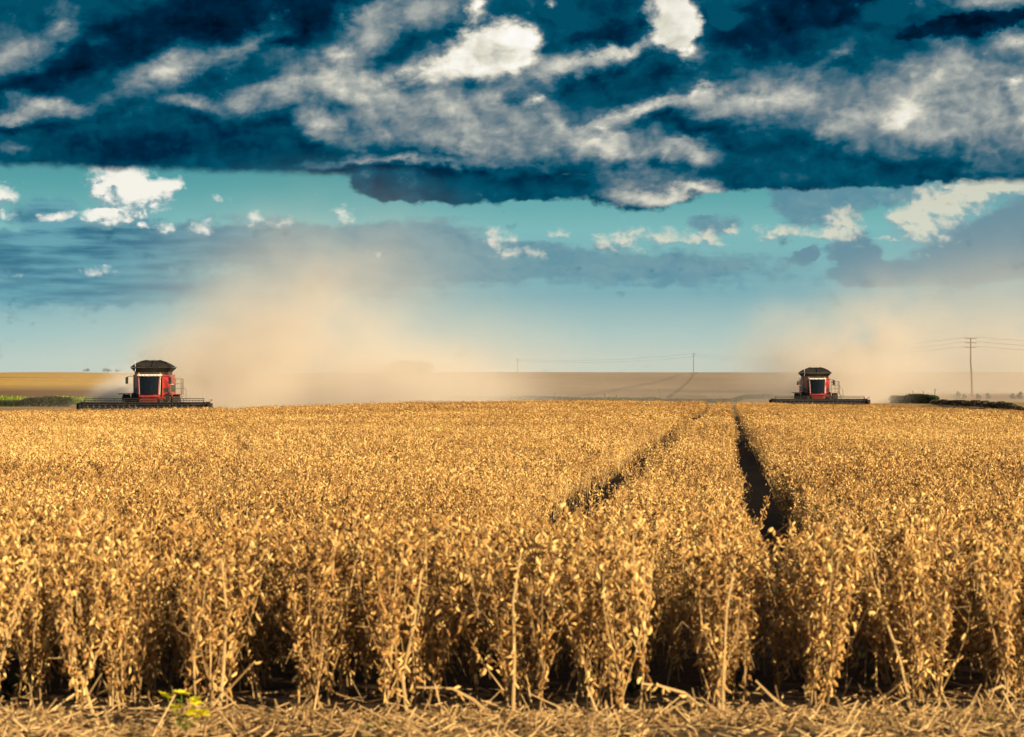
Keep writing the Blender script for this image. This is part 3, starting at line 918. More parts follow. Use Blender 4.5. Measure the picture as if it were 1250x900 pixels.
def wildflower():
    x, y = px(222, 11.12), 11.12
    root = empty('yellow_wildflower', (x, y, gz(x, y)))
    tag(root, 'small bright yellow flowering weed on the straw at the lower left', 'wildflower')
    st = Geo(); lf = Geo(); pt = Geo()
    heads = [(-.055, .01, .115), (.0, -.01, .13), (.045, .01, .10), (.03, 0, .055), (.075, .02, .05), (-.02, .03, .07)]
    for hx, hy, hz in [(q[0] * 1.25, q[1], q[2] * 1.2 + .03) for q in heads]:
        st.stick([(0, 0, 0), (hx * .5, hy * .5, hz * .55), (hx, hy, hz)], .003, .002, .5, 4)
        for i in range(3):
            q = random.uniform(.1, .8); a = random.uniform(0, 6.28)
            leaf_quad(lf, np.array([hx * q, hy * q, hz * q]), (math.cos(a), math.sin(a), .5), .05, .012, random.random())
        c = np.array([hx, hy, hz])
        for k in range(9):
            a = k * .7 + random.random(); e = random.uniform(-.2, .9)
            leaf_quad(pt, c, (math.cos(a), math.sin(a), e), random.uniform(.034, .056), .024, random.random(), .15)
    new_obj('stem', st.mesh('stem', M['bright_leaf']), root)
    new_obj('leaves', lf.mesh('leaves', M['bright_leaf']), root)
    new_obj('flowers', pt.mesh('flowers', M['petal']), root)


wildflower()


def weeds():
    G = 'green weed tufts at the foot of the crop'
    for lbl, c0, d, n, L, key in [
        ('dark green weed tuft in the shade at the far left corner of the field', 14, 12.5, 60, .16, 'leaf'),
        ('small green grass tuft on the straw left of centre', 460, 11.15, 16, .07, 'bright_leaf'),
        ('tiny green sprig on the straw at the right edge', 1206, 11.3, 12, .06, 'bright_leaf'),
        ('dim green weed in the dark gap right of centre', 775, 12.6, 30, .12, 'leaf'),
    ]:
        g = Geo()
        for i in range(n):
            a = random.uniform(0, 6.28); rr = random.uniform(0, L * .8)
            leaf_quad(g, np.array([math.cos(a) * rr, math.sin(a) * rr * .5, random.uniform(0, L * .4)]), (math.cos(a), math.sin(a), random.uniform(.5, 2.4)), L * random.uniform(.5, 1), L * .09, random.random(), .3)
        o = new_obj('green_weed', g.mesh('green_weed', M[key]))
        x = px(c0, d); o.location = (x, d, gz(x, d))
        tag(o, lbl, 'weed', G)


weeds()
#SPLIT
# ------------------------------------------------------------------ combine harvester
class MB:
    """collects solid shapes in one bmesh"""
    def __init__(s): s.bm = bmesh.new()

    def box(s, x0, x1, y0, y1, z0, z1, bev=0.0, taper=None):
        g = bmesh.ops.create_cube(s.bm, size=1)
        for v in g['verts']:
            q = v.co
            tx = ty = 1.0
            if taper and q.z > 0: tx, ty = taper
            v.co = Vector(((x0 + x1) / 2 + q.x * (x1 - x0) * tx, (y0 + y1) / 2 + q.y * (y1 - y0) * ty, (z0 + z1) / 2 + q.z * (z1 - z0)))
        if bev:
            es = list({e for v in g['verts'] for e in v.link_edges})
            bmesh.ops.bevel(s.bm, geom=es, offset=bev, segments=2, affect='EDGES', profile=0.6)
        return s

    def hull(s, pts):
        vs = [s.bm.verts.new(p) for p in pts]
        bmesh.ops.convex_hull(s.bm, input=vs)
        return s

    def rings(s, rings, cap=True):
        """loft of closed rings with equal counts"""
        R_ = [[s.bm.verts.new(p) for p in r] for r in rings]
        n = len(R_[0])
        for a, b in zip(R_, R_[1:]):
            for i in range(n): s.bm.faces.new((a[i], a[(i + 1) % n], b[(i + 1) % n], b[i]))
        if cap:
            s.bm.faces.new(R_[0][::-1]); s.bm.faces.new(R_[-1])
        return s

    def tube(s, pts, r, k=8):
        pts = [Vector(p) for p in pts]
        rings = []
        for i, p in enumerate(pts):
            d = (pts[min(i + 1, len(pts) - 1)] - pts[max(i - 1, 0)]).normalized()
            a = Vector((0, 0, 1)) if abs(d.z) < .9 else Vector((1, 0, 0))
            u = d.cross(a).normalized(); w = d.cross(u)
            rr = r[i] if isinstance(r, (list, tuple)) else r
            rings.append([p + rr * (math.cos(2 * math.pi * j / k) * u + math.sin(2 * math.pi * j / k) * w) for j in range(k)])
        return s.rings(rings)

    def cylx(s, x0, x1, y, z, r, k=24):
        return s.tube([(x0, y, z), (x1, y, z)], r, k)

    def lathe_x(s, prof, y, z, k=32, closed=False):
        """revolve (x, radius) about an axis along x"""
        rings = [[(x, y + rr * math.cos(2 * math.pi * j / k), z + rr * math.sin(2 * math.pi * j / k)) for j in range(k)] for x, rr in prof]
        if closed:
            rings.append(rings[0])
            R_ = [[s.bm.verts.new(p) for p in q] for q in rings[:-1]]
            R_.append(R_[0])
            for a, b in zip(R_, R_[1:]):
                for i in range(k): s.bm.faces.new((a[i], a[(i + 1) % k], b[(i + 1) % k], b[i]))
            return s
        return s.rings(rings)

    def build(s, name, mat, parent=None, smooth=None):
        bmesh.ops.recalc_face_normals(s.bm, faces=s.bm.faces[:])
        me = bpy.data.meshes.new(name)
        s.bm.to_mesh(me); s.bm.free()
        me.materials.append(mat)
        if smooth:
            for p in me.polygons: p.use_smooth = True
            try: me.set_sharp_from_angle(angle=R(smooth))
            except Exception: pass
        return new_obj(name, me, parent)


def wheel(parent, x, y, r, w, side):
    m = MB()
    prof = [(-w / 2, r * .60), (-w / 2, r * .80), (-w * .46, r * .93), (-w * .36, r * .965), (w * .36, r * .965), (w * .46, r * .93), (w / 2, r * .80), (w / 2, r * .60), (w * .3, r * .56), (-w * .3, r * .56)]
    m.lathe_x([(x + a, b) for a, b in prof], y, r, 36, True)
    n = 20
    for i in range(n):                     # tread bars
        for sgn in (-1, 1):
            a = 2 * math.pi * (i + (.5 if sgn > 0 else 0)) / n
            a2 = a + .16
            P = []
            for (xx, aa) in ((0.02, a), (.47 * w, a2)):
                for da in (-.035, .035):
                    for rr in (r * .945, r * 1.0):
                        P.append((x + sgn * xx, y + rr * math.cos(aa + da), r + rr * math.sin(aa + da)))
            m.hull(P)
    wo = MB()
    wo.lathe_x([(x - w * .3, r * .57), (x - w * .34, r * .57), (x - w * .34, r * .50), (x - w * .05, r * .42), (x - w * .05, .16), (x + w * .05, .16), (x + w * .05, r * .42), (x + w * .34, r * .50), (x + w * .34, r * .57), (x + w * .3, r * .57)], y, r, 28, True)
    wo.cylx(x - w * .2, x + w * .2, y, r, .17, 14)
    rt = empty('wheel'); rt.parent = parent
    m.build('tyre', M['rubber'], rt, 40)
    wo.build('rim', M['rim'], rt, 40)
    return rt


def make_combine():
    root = empty('combine_harvester')
    # chassis, body and shoulders beside the cab
    b = MB()
    b.box(-1.50, 1.50, 1.05, 5.6, 1.75, 3.62, .06)
    b.box(-1.42, 1.42, 5.55, 7.4, 1.5, 3.25, .10, (.92, .8))
    b.box(-.75, .75, .4, 6.6, 1.05, 1.8)
    b.build('body', M['red'], root, 40)
    for sx in (-1, 1):
        f = MB().hull([(sx * px_, py_, z) for z in (1.72, 3.62) for px_, py_ in ((.93, .22), (1.0, .16), (1.57, 1.30), (1.57, 1.6), (.93, 1.6))])
        sh = f.build('shoulder_panel', M['red'], root)
        MB().hull([(sx * (px_ + .012), py_ - .012, z) for z in (2.1, 2.5) for px_, py_ in ((1.10, .36), (1.48, 1.12), (1.46, 1.14), (1.08, .38))]).build('vent_grille', M['black'], sh)
        p = MB()
        p.box(sx * 1.50 - .03, sx * 1.50 + .03, 1.5, 5.3, 1.85, 3.3, .02)
        sp = p.build('side_panel', M['red'], root)
        MB().box(sx * 1.535 - .012, sx * 1.535 + .012, 1.7, 5.1, 2.15, 2.75).build('stripe', M['black'], sp)
        MB().box(sx * 1.535 - .010, sx * 1.535 + .010, 1.7, 5.1, 2.80, 2.86).build('stripe', M['decal'], sp)
    # grain tank, flared extension and folded cover panels
    t = MB(); t.box(-1.42, 1.42, 1.0, 4.2, 3.60, 3.86, .03)
    tank = t.build('grain_tank', M['black'], root)
    e = MB()
    lo, hi = 3.84, 4.22
    ins = [(-1.38, 1.0), (1.38, 1.0), (1.38, 4.2), (-1.38, 4.2)]
    out = [(-1.76, .62), (1.76, .62), (1.76, 4.6), (-1.76, 4.6)]
    e.rings([[(x, y, lo) for x, y in ins], [(x, y, hi) for x, y in out], [(x * .97, y * .97 + .07, hi) for x, y in out], [(x * .96, y * .96 + .1, lo + .03) for x, y in ins]], cap=False)
    e.box(-1.34, 1.34, 1.1, 4.1, 3.85, 3.88)
    e.build('flared_extension', M['tarp'], tank)
    c = MB()
    knee = [(-.90, 1.5), (.90, 1.5), (.90, 3.75), (-.90, 3.75)]
    ridge = [(-.55, 1.95), (.55, 1.95), (.55, 3.5), (-.55, 3.5)]
    mid_ = [(-1.32, 1.05), (1.32, 1.05), (1.32, 4.15), (-1.32, 4.15)]
    zr = [4.25, 4.56, 4.76, 4.85]
    rr = [out, mid_, knee, ridge]
    c.rings([[(x, y, zr[i]) for x, y in rr[i]] for i in range(4)])
    c.build('tank_cover', M['liner'], tank)
    for sx in (-1, 1):
        MB().tube([(sx * 1.72, .60, 4.25), (sx * 1.32, 1.03, 4.58), (sx * .9, 1.48, 4.78), (sx * .55, 1.93, 4.87), (sx * .55, 3.5, 4.87)], .028, 6).build('cover_rib', M['black'], tank)
    MB().tube([(.12, .58, 4.26), (.12, 1.03, 4.58), (.12, 1.48, 4.78), (.12, 1.93, 4.88)], .035, 6).build('cover_rib', M['black'], tank)
    # a grain probe and mast
    MB().tube([(-1.32, .7, 3.9), (-1.32, .68, 4.75)], .018, 6).build('antenna', M['decal'], root)
    # cab
    cab = MB()
    cab.box(-.86, .86, -.75, .98, 1.72, 1.98, .04)
    for sx in (-1, 1):
        cab.tube([(sx * .80, -.82, 1.95), (sx * .88, -.62, 3.5)], .055, 8)
        cab.tube([(sx * .84, .85, 1.95), (sx * .86, .85, 3.5)], .06, 8)
    cab.box(-.86, .86, .93, 1.02, 1.95, 3.5)
    cab = cab.build('cab', M['dark_red'], root, 40)
    MB().box(-.98, .98, -.92, 1.0, 3.48, 3.66, .06).build('roof', M['cream'], cab, 40)
    w = MB()
    n = 9
    a, bb = [], []
    for i in range(n):
        q = i / (n - 1) * 2 - 1
        a.append((q * .76, -.80 - .16 * (1 - q * q), 1.98)); bb.append((q * .83, -.62 - .18 * (1 - q * q), 3.47))
    w.rings([[*a, *[(x, y + .02, z) for x, y, z in a[::-1]]], [*bb, *[(x, y + .02, z) for x, y, z in bb[::-1]]]])
    w.build('windshield', M['glass'], cab, 60)
    for sx in (-1, 1):
        w = MB(); w.hull([(sx * .825, -.74, 1.98), (sx * .845, .8, 1.98), (sx * .885, -.56, 3.46), (sx * .865, .8, 3.46), (sx * .810, -.74, 1.98), (sx * .83, .8, 1.98), (sx * .87, -.56, 3.46), (sx * .85, .8, 3.46)])
        w.build('side_window', M['glass'], cab)
        # pale door posts
        MB().tube([(sx * .90, -.70, 1.95), (sx * .95, -.56, 3.48)], .03, 6).build('grab_rail', M['cream'], cab)
    st = MB(); st.box(-.27, .27, .1, .6, 2.1, 2.5, .05); st.box(-.27, .27, .55, .72, 2.45, 3.15, .06)
    st.build('seat', M['seat'], cab)
    sw = MB(); sw.tube([(0, -.5, 2.0), (0, -.25, 2.65)], .05, 8); sw.tube([(.2 * math.cos(q * .524), -.27 + .08 * math.sin(q * .524), 2.68 + .17 * math.sin(q * .524)) for q in range(13)], .018, 6)
    sw.build('steering_wheel', M['black'], cab)
    MB().tube([(.05, -.99, 2.0), (.28, -.93, 2.7)], .014, 5).build('wiper', M['black'], cab)
    for x in (-.78, -.5, -.22, .22, .5, .78):
        MB().box(x - .09, x + .09, -.955, -.91, 3.52, 3.62, .015).build('headlight', M['lens'], cab)
    for sx in (-1, 1):
        MB().cylx(sx * .9 - .05, sx * .9 + .05, -.2, 3.72, .06, 12).build('beacon', M['amber'], cab)
        mr = MB(); mr.tube([(sx * .95, -.8, 3.45), (sx * 1.5, -1.05, 3.5), (sx * 1.80, -1.1, 3.42)], .025, 6); mr.box(sx * 1.80 - .12, sx * 1.80 + .12, -1.13, -1.05, 2.85, 3.42, .03)
        mr.build('mirror', M['black'], root)
    # lower front beam under the cab
    MB().box(-1.0, 1.3, -.55, .75, 1.55, 1.74, .03).build('front_beam', M['red'], root)
    # wheels: dual tyres in front, single behind
    for x in (-2.12, -1.38, 1.38, 2.12): wheel(root, x, 1.05, .98, .62, x)
    for x in (-1.3, 1.3): wheel(root, x, 5.7, .68, .5, x)
    ax = MB(); ax.box(-2.3, 2.3, .85, 1.25, .86, 1.12, .04); ax.box(-1.2, 1.2, 5.55, 5.85, .58, .78, .03)
    ax.build('axle', M['black'], root)
    for sx in (-1, 1):
        f = MB()
        pts = [(1.05 + 1.10 * math.cos(q), .98 + 1.10 * math.sin(q)) for q in np.linspace(.5, 2.7, 9)]
        f.rings([[(sx * 1.62, y, z) for y, z in pts] + [(sx * 1.62, y, z - .03) for y, z in pts[::-1]], [(sx * 1.06, y, z) for y, z in pts] + [(sx * 1.06, y, z - .03) for y, z in pts[::-1]]])
        f.build('fender', M['black'], root)
    # unloading auger folded along the left flank, spout to the rear
    u = MB(); u.tube([(-1.36, 1.9, 3.0), (-1.42, 2.4, 3.1), (-1.45, 7.6, 3.2), (-1.45, 8.1, 3.0)], .17, 12)
    u.build('unloading_auger', M['red'], root, 40)
    MB().box(-2.75, -1.5, .55, 1.0, 1.97, 2.04, .01).build('step_platform', M['black'], root)
    # access platform, ladder and rails on the right-hand side of the picture
    p = MB(); p.box(1.58, 2.62, .30, 2.2, 1.92, 1.98, .01)
    plat = p.build('platform', M['dark_red'], root)
    rl = MB()
    for x, y in ((1.66, .34), (2.1, .34), (2.58, .34), (2.58, 1.2), (2.58, 2.15)):
        rl.tube([(x, y, 1.95), (x, y, 3.3 if x < 2.5 else 3.25)], .024, 6)
    for z in (2.45, 2.85, 3.27):
        rl.tube([(1.66, .34, z), (2.58, .34, z), (2.58, 2.15, z)], .022, 6)
    rl.tube([(1.66, .36, 3.27), (2.1, .36, 2.75)], .03, 6)
    rl.build('railing', M['wood'], plat)
    ld = MB()
    for y in (.35, .8): ld.tube([(2.62, y, 1.95), (3.05, y, .55)], .028, 6)
    for q in (.1, .3, .5, .7, .9): ld.box(2.62 + .43 * q - .09, 2.62 + .43 * q + .09, .35, .8, 1.95 - 1.4 * q - .015, 1.95 - 1.4 * q + .015)
    for y in (.35, .8): ld.tube([(2.62, y, 1.95), (2.66, y, 2.75), (2.98, y, 2.3), (3.0, y, 1.5)], .02, 6)
    ld.build('ladder', M['grey'], plat)
    MB().tube([(1.0, 4.9, 3.6), (1.0, 4.9, 4.3), (1.0, 5.05, 4.45)], .07, 10).build('exhaust_pipe', M['steel'], root)
    h = MB(); h.box(-1.3, 1.3, 4.25, 6.2, 3.3, 3.95, .12, (.85, .8)); h.build('engine_hood', M['red'], root, 40)
    s = MB(); s.box(-1.2, 1.2, 7.2, 8.0, 1.2, 1.9, .08, (.9, .6)); s.cylx(-1.0, 1.0, 7.7, 1.15, .22, 14)
    s.build('straw_spreader', M['black'], root)
    # feeder house and header
    fh = MB(); fh.hull([(-.62, -2.9, .45), (.62, -2.9, .45), (-.62, -2.9, 1.15), (.62, -2.9, 1.15), (-.62, .3, 1.25), (.62, .3, 1.25), (-.62, .3, 1.9), (.62, .3, 1.9)])
    fh.build('feeder_house', M['red'], root)
    W = 5.25
    hd = MB()
    hd.box(-W, W, -3.0, -2.92, .38, 1.22)                    # back sheet
    hd.box(-W, W, -3.02, -2.86, 1.20, 1.34, .02)              # top beam
    hd.box(-W, W, -4.1, -2.95, .30, .37)                      # floor pan
    hd.box(-W, W, -2.92, -2.80, .30, .50, .02)
    hdr = hd.build('header', M['header'], root)
    au = MB(); au.cylx(-W + .1, W - .1, -3.35, .72, .17, 14)
    k = 150
    for sgn in (-1, 1):
        P = []
        for i in range(k):
            q = i / (k - 1); a = q * 9 * 2 * math.pi * sgn
            x = sgn * (W - .12 - q * (W - .8))
            P.append(((x, -3.35 + .17 * math.cos(a), .72 + .17 * math.sin(a)), (x, -3.35 + .33 * math.cos(a), .72 + .33 * math.sin(a))))
        for (p0, p1), (q0, q1) in zip(P, P[1:]):
            vs = [au.bm.verts.new(v) for v in (p0, q0, q1, p1)]
            au.bm.faces.new(vs)
    au.build('auger', M['steel'], hdr)
    kn = MB(); kn.box(-W, W, -4.2, -4.1, .28, .33)
    for i in range(72):
        x = -W + .08 + i * (2 * W - .16) / 71
        kn.hull([(x - .05, -4.2, .285), (x + .05, -4.2, .285), (x - .05, -4.2, .32), (x + .05, -4.2, .32), (x, -4.36, .29)])
    kn.build('cutter_bar', M['steel'], hdr)
    for sx in (-1, 1):
        dv = MB()
        dv.hull([(sx * (W - .02), -2.8, .28), (sx * (W - .02), -2.8, 1.38), (sx * (W - .02), -4.2, .28), (sx * (W - .02), -4.1, 1.15), (sx * (W + .10), -2.8, .28), (sx * (W + .10), -2.8, 1.38), (sx * (W + .10), -4.2, .28), (sx * (W + .10), -4.1, 1.15), (sx * (W + .05), -5.0, .25), (sx * (W + .05), -5.0, .45)])
        dv.box(sx * (W + .22) - .13, sx * (W + .22) + .13, -3.9, -3.2, .55, 1.25, .05)
        dv.build('divider', M['header'], hdr)
        MB().tube([(sx * (W - .2), -2.95, 1.32), (sx * (W - .2), -4.0, 1.18)], .07, 8).build('reel_arm', M['black'], hdr)
        if sx > 0:
            lp = MB(); lp.tube([(W + .1, -3.2, 1.3), (W + .22, -3.2, 1.5)], .025, 6); lp.box(W + .16, W + .32, -3.24, -3.17, 1.42, 1.56, .02)
            lp.build('marker_light', M['dark_amber'], hdr)
    # reel: bats with spring tines and end spiders
    rx = W - .32
    ry, rz, rad = -4.0, 1.12, .52
    re = MB(); re.cylx(-rx, rx, ry, rz, .07, 12)
    for x in (-rx, -rx / 3, rx / 3, rx):
        for q in range(6):
            a = q * math.pi / 3 + .3
            re.tube([(x, ry, rz), (x, ry + rad * math.cos(a), rz + rad * math.sin(a))], .022, 5)
    for q in range(6):
        a = q * math.pi / 3 + .3
        y, z = ry + rad * math.cos(a), rz + rad * math.sin(a)
        re.tube([(-rx, y, z), (rx, y, z)], .03, 6)
    re = re.build('reel', M['header'], hdr)
    tn = MB()
    for q in range(6):
        a = q * math.pi / 3 + .3
        y, z = ry + rad * math.cos(a), rz + rad * math.sin(a)
        x = -rx + .1
        while x < rx:
            tn.box(x - .008, x + .008, y - .008, y + .008, z - .26, z)
            x += .26
    tn.build('reel_tines', M['header'], hdr)
    return root


def copy_tree(o, parent=None):
    c = o.copy(); C.objects.link(c); c.parent = parent
    for ch in list(o.children): copy_tree(ch, c)
    return c


def combines():
    a = make_combine()
    x, y = px(182, 207), 207.5
    a.location = (x, y, gz(x, y)); a.rotation_euler = (0, 0, R(1.5))
    tag(a, 'larger, nearer red combine harvester at the left, its wide black header at the field edge', 'combine harvester', 'combine harvesters cutting the field')
    b = copy_tree(a)
    x, y = px(997, 277), 277.0
    b.location = (x, y, gz(x, y)); b.rotation_euler = (0, 0, R(-2.0))
    tag(b, 'smaller, farther red combine harvester at the right, between the wheel tracks and the power pole', 'combine harvester', 'combine harvesters cutting the field')


combines()


# ------------------------------------------------------------------ far field: hedges, posts, poles, trees
def leaf_mass(name, P, size, mat, seed, parent=None):
    r = np.random.default_rng(seed)
    P = np.asarray(P); n = len(P)
    d = r.normal(0, 1, (n, 3)); d /= np.linalg.norm(d, axis=1)[:, None]
    a = r.normal(0, 1, (n, 3)); u = np.cross(d, a); u /= np.linalg.norm(u, axis=1)[:, None]
    s = size * r.uniform(.6, 1.4, n)[:, None]
    V = np.stack([P - d * s, P + u * s * .5, P + d * s, P - u * s * .5], 1).reshape(-1, 3)
    Fc = np.arange(n * 4).reshape(-1, 4)
    return new_obj(name, mesh_np(name, V, Fc, mat, r.random(n)), parent)


def hedge(label, pts, h, w, n, mat, seed, leaf=.14):
    """a continuous hedge along a polyline of (x, y)"""
    r = np.random.default_rng(seed)
    pts = np.array(pts, float)
    seg = np.linalg.norm(np.diff(pts, axis=0), axis=1); cum = np.concatenate([[0], np.cumsum(seg)])
    t = r.uniform(0, cum[-1], n)
    x = np.interp(t, cum, pts[:, 0]); y = np.interp(t, cum, pts[:, 1])
    hh = h * (.72 + .6 * vnoise(t / 2.3 + seed, t * 0 + seed))
    z = r.random(n) ** .7 * hh
    y = y + r.normal(0, w * .4, n); x = x + r.normal(0, w * .2, n)
    o = leaf_mass('hedge', np.stack([x, y, ground_z(x, y) + z], 1), leaf, mat, seed)
    tag(o, label, 'hedge')
    return o


def far_things():
    # green strip at the far left: its sunlit top painted in brighter leaves
    hedge('low dark green hedge below the golden hill at the far left', [(-90, 345), (-62, 345)], 1.1, 1.6, 12000, M['leaf'], 31)
    g = hedge('yellow green grass bank behind the dark hedge at the far left, sunlight in its bright colour', [(-100, 385), (-66, 385)], 1.1, 6, 14000, M['bright_leaf'], 32)
    g.name = 'grass_bank'; g['category'] = 'grass'; g['kind'] = 'stuff'
    # right: hedge, bank edge coloured dark for its shade, neighbouring plot
    hedge('low dark green hedge to the right of the farther harvester', [(px(1090, 300), 300), (px(1142, 292), 292)], .95, 1.2, 6000, M['leaf'], 33)
    d_ = hedge('weedy bank edge, shade put into its dark brown, running down to the right side of the field', [(px(1140, 280), 280), (px(1254, 213), 213), (52, 186)], .5, .8, 14000, M['shade_weed'], 34, .1)
    d_.name = 'shade_toned_bank'; d_['category'] = 'weeds'; d_['kind'] = 'stuff'
    # thin weedy margin under the middle hill
    m_ = hedge('thin dark weedy margin along the foot of the middle hill', [(px(540, 400), 405), (px(945, 398), 398)], .55, 1.2, 16000, M['leaf'], 35, .16)
    m_.name = 'weedy_margin'; m_['category'] = 'weeds'; m_['kind'] = 'stuff'
    # shrubs on the right bank
    for i, (c, d, s_) in enumerate([(1169, 400, 1.25), (1177, 405, .8), (1194, 395, .9), (1206, 410, 1.0), (1236, 400, .9), (1245, 398, 1.2), (1131, 395, .6)]):
        r = np.random.default_rng(60 + i); x = px(c, d)
        q = r.normal(0, 1, (260, 3)); q /= np.linalg.norm(q, axis=1)[:, None]; q *= r.random((260, 1)) ** .4
        P = np.stack([x + q[:, 0] * s_ * .42 * (1.1 - .7 * q[:, 2]) + .12 * np.sin(q[:, 2] * 4 + i), d + q[:, 1] * s_ * .4, gz(x, d) + s_ * .45 + q[:, 2] * s_ * .6], 1)
        o = leaf_mass('shrub', P, .11, M['leaf'], 70 + i)
        tag(o, ['tallest small shrub on the bank left of the big power pole', 'low shrub close to the left of the big power pole', 'low shrub just right of the big power pole', 'round shrub right of the big power pole, second along',
                'low shrub near the right picture edge', 'taller shrub at the right picture edge', 'lone tiny bush behind the low green hedge'][i], 'shrub', 'small shrubs on the right bank')
    # fence posts along the margin
    spec = [(498, 402, 1.6, 'lone fence post in the dust below the hazy tree'), (678, 402, 1.3, 'leftmost clear fence post along the margin of the middle hill'), (739, 401, 1.2, 'fence post left of a stubby thick post'),
            (753, 401, .9, 'stubby thick fence post along the margin'), (806, 400, 2.1, 'tall dark fence post at the foot of the hill track'), (872, 399, 1.9, 'thin fence post above the left wheel track'), (893, 399, 1.0, 'short fence post between the two wheel tracks')]
    spec += [(1114, 330, 1.6, 'thin post rising from the left end of the low green hedge'), (1127, 330, 1.5, 'thin post in the middle of the low green hedge'), (1141, 326, 1.8, 'dark post at the right end of the low green hedge')]
    for c, d, h, lbl in spec:
        x = px(c, d)
        m = MB().tube([(0, 0, -.3), (0, 0, h * .6), (.02, .01, h)], [.09, .08, .07] if 'stubby' not in lbl else [.3, .28, .22], 7)
        o = m.build('fence_post', M['wood']); o.location = (x, d, gz(x, d)); o.rotation_euler = (0, R(random.uniform(-3, 3)), 0)
        tag(o, lbl, 'fence post', 'fence posts beyond the crop')
    # power poles
    G = 'power line poles'

    def pole(lbl, x, d, H, big, lean=0):
        rt = empty('power_pole', (x, d, gz(x, d)))
        tag(rt, lbl, 'power pole', G)
        k = 1 if big else 1.0
        MB().tube([(0.35 * lean, 0, -.5), (.16 * lean, 0, H * .45), (0, 0, H * .55), (0, 0, H)], [.2, .18, .16, .12], 8).build('pole', M['wood'], rt, 40)
        for z in (H - .12, H - .95, H - 1.8):
            arm = MB().box(-1.15, 1.05, -.16, -.04, z - .07, z + .07, .01).build('crossarm', M['wood'], rt)
            for xx in (-1.05, -.6, .55, .95):
                MB().tube([(xx, -.1, z + .05), (xx, -.1, z + .14), (xx, -.1, z + .24)], [.03, .06, .03], 6).build('insulator', M['ceramic'], arm)
        return rt
    xa, xb, xc = px(1185, 460), px(845, 1440), px(632, 1440)
    A = pole('big dark wooden power pole with three crossarms at the right', xa, 460, 11.0, True, .8)
    B = pole('small far power pole on the hilltop right of centre', xb, 1430, 11.0, False)
    Cc = pole('small far power pole on the hilltop near the centre, faint in the dust', xc, 1440, 8.0, False)
    D = (160, 470, gz(160, 470))
    Dd = pole('power pole beyond the right edge of the view', D[0], D[1], 11.0, True)

    def wire(lbl, p, q, sag, dz, dx, r):
        pts = []
        for i in range(25):
            t = i / 24
            v = Vector(p).lerp(Vector(q), t); v.z += dz - sag * 4 * t * (1 - t); v.x += dx
            pts.append(v)
        o = MB().tube(pts, r, 5).build('power_wire', M['wire'])
        tag(o, lbl, 'wire', 'power line wires')
    zA = Vector((xa, 459.9, gz(xa, 460))); zB = Vector((xb, 1429.9, gz(xb, 1430))); zC = Vector((xc, 1439.9, gz(xc, 1440)))
    zD = Vector((D[0], D[1] - .1, D[2]))
    for i, (dz, nm) in enumerate(((11.0 + .15, 'top'), (10.05 + .22, 'middle'), (9.2 + .22, 'lowest'))):
        wire(f'{nm} thin wire running left from the big power pole towards the hilltop pole', zA, zB, 3.0, dz, -.6, .022)
        wire(f'{nm} thin wire running from the big power pole to the right picture edge', zA, zD, 1.6, dz, .95, .022)
    for nm, dz, e in (('upper', 10.9, -2.9), ('lower', 9.1, -2.0)):
        wire(f'{nm} faint far wire between the two hilltop power poles', zB, zC + Vector((0, 0, e)), 2.2, dz, -.6, .04)
    # trees
    def tree(lbl, c, d, wd, h, n, seed, mat):
        x = px(c, d)
        rt = empty('broadleaf_tree', (x, d, gz(x, d)))
        tag(rt, lbl, 'tree', 'far trees on the skyline')
        r = np.random.default_rng(seed)
        tk = MB().tube([(0, 0, -.3), (.1, 0, h * .25), (0, 0, h * .5)], [.03 * h, .024 * h, .012 * h], 8)
        for i in range(5):
            a = r.uniform(0, 6.28)
            tk.tube([(.05, 0, h * .25), (math.cos(a) * wd * .15, math.sin(a) * wd * .15, h * .5), (math.cos(a) * wd * .32, math.sin(a) * wd * .3, h * .72)], [.015 * h, .01 * h, .004 * h], 6)
        tk.build('trunk', M['wood'], rt)
        P = []
        for i in range(26):
            a = r.uniform(0, 6.28); q = r.random() ** .6
            cx, cy = math.cos(a) * q * wd * .42, math.sin(a) * q * wd * .42
            cz = h * (.30 + .52 * r.random() * (1 - .5 * q))
            rad = wd * r.uniform(.10, .19)
            v = r.normal(0, 1, (n // 26, 3)); v /= np.linalg.norm(v, axis=1)[:, None]; v *= r.random((n // 26, 1)) ** .35
            P.append(np.array([cx, cy, cz]) + v * np.array([rad, rad, rad * .75]))
        leaf_mass('crown', np.concatenate(P), h * .03, mat, seed, rt)
    tree('broad round tree half lost in the dust, left of centre', 501, 900, 20, 9.5, 9000, 81, M['leaf'])
    tree('leftmost tiny dark tree on the golden skyline at the left', 106, 1410, 4.5, 3.0, 900, 82, M['leaf'])
    tree('wider tiny tree on the golden skyline beside the nearer harvester', 131, 1415, 6.5, 3.4, 1200, 83, M['leaf'])
    tree('last tiny tree on the golden skyline before the nearer harvester', 143, 1420, 4, 2.6, 800, 84, M['leaf'])


far_things()


# ------------------------------------------------------------------ dust raised by the harvesters
def dust(name, label, lo, hi, dens, colr, build, aniso=-0.1, step=None):
    m = bpy.data.materials.new(name)
    m.use_nodes = True
    m.node_tree.nodes.clear()
    T = NT(m.node_tree)
    P = T.node('ShaderNodeTexCoord').outputs['Object']
    d = build(T, P)
    v = T.node('ShaderNodeVolumePrincipled')
    v.inputs['Color'].default_value = (*colr, 1)
    v.inputs['Anisotropy'].default_value = aniso
    T.put(v.inputs['Density'], T.m('MULTIPLY', d, dens))
    o = T.node('ShaderNodeOutputMaterial'); T.L.new(v.outputs[0], o.inputs['Volume'])
    lo, hi = Vector(lo), Vector(hi)
    ob = MB().box(lo.x, hi.x, lo.y, hi.y, lo.z, hi.z).build(name, m)
    tag(ob, label, 'dust', kind='stuff')
    return ob


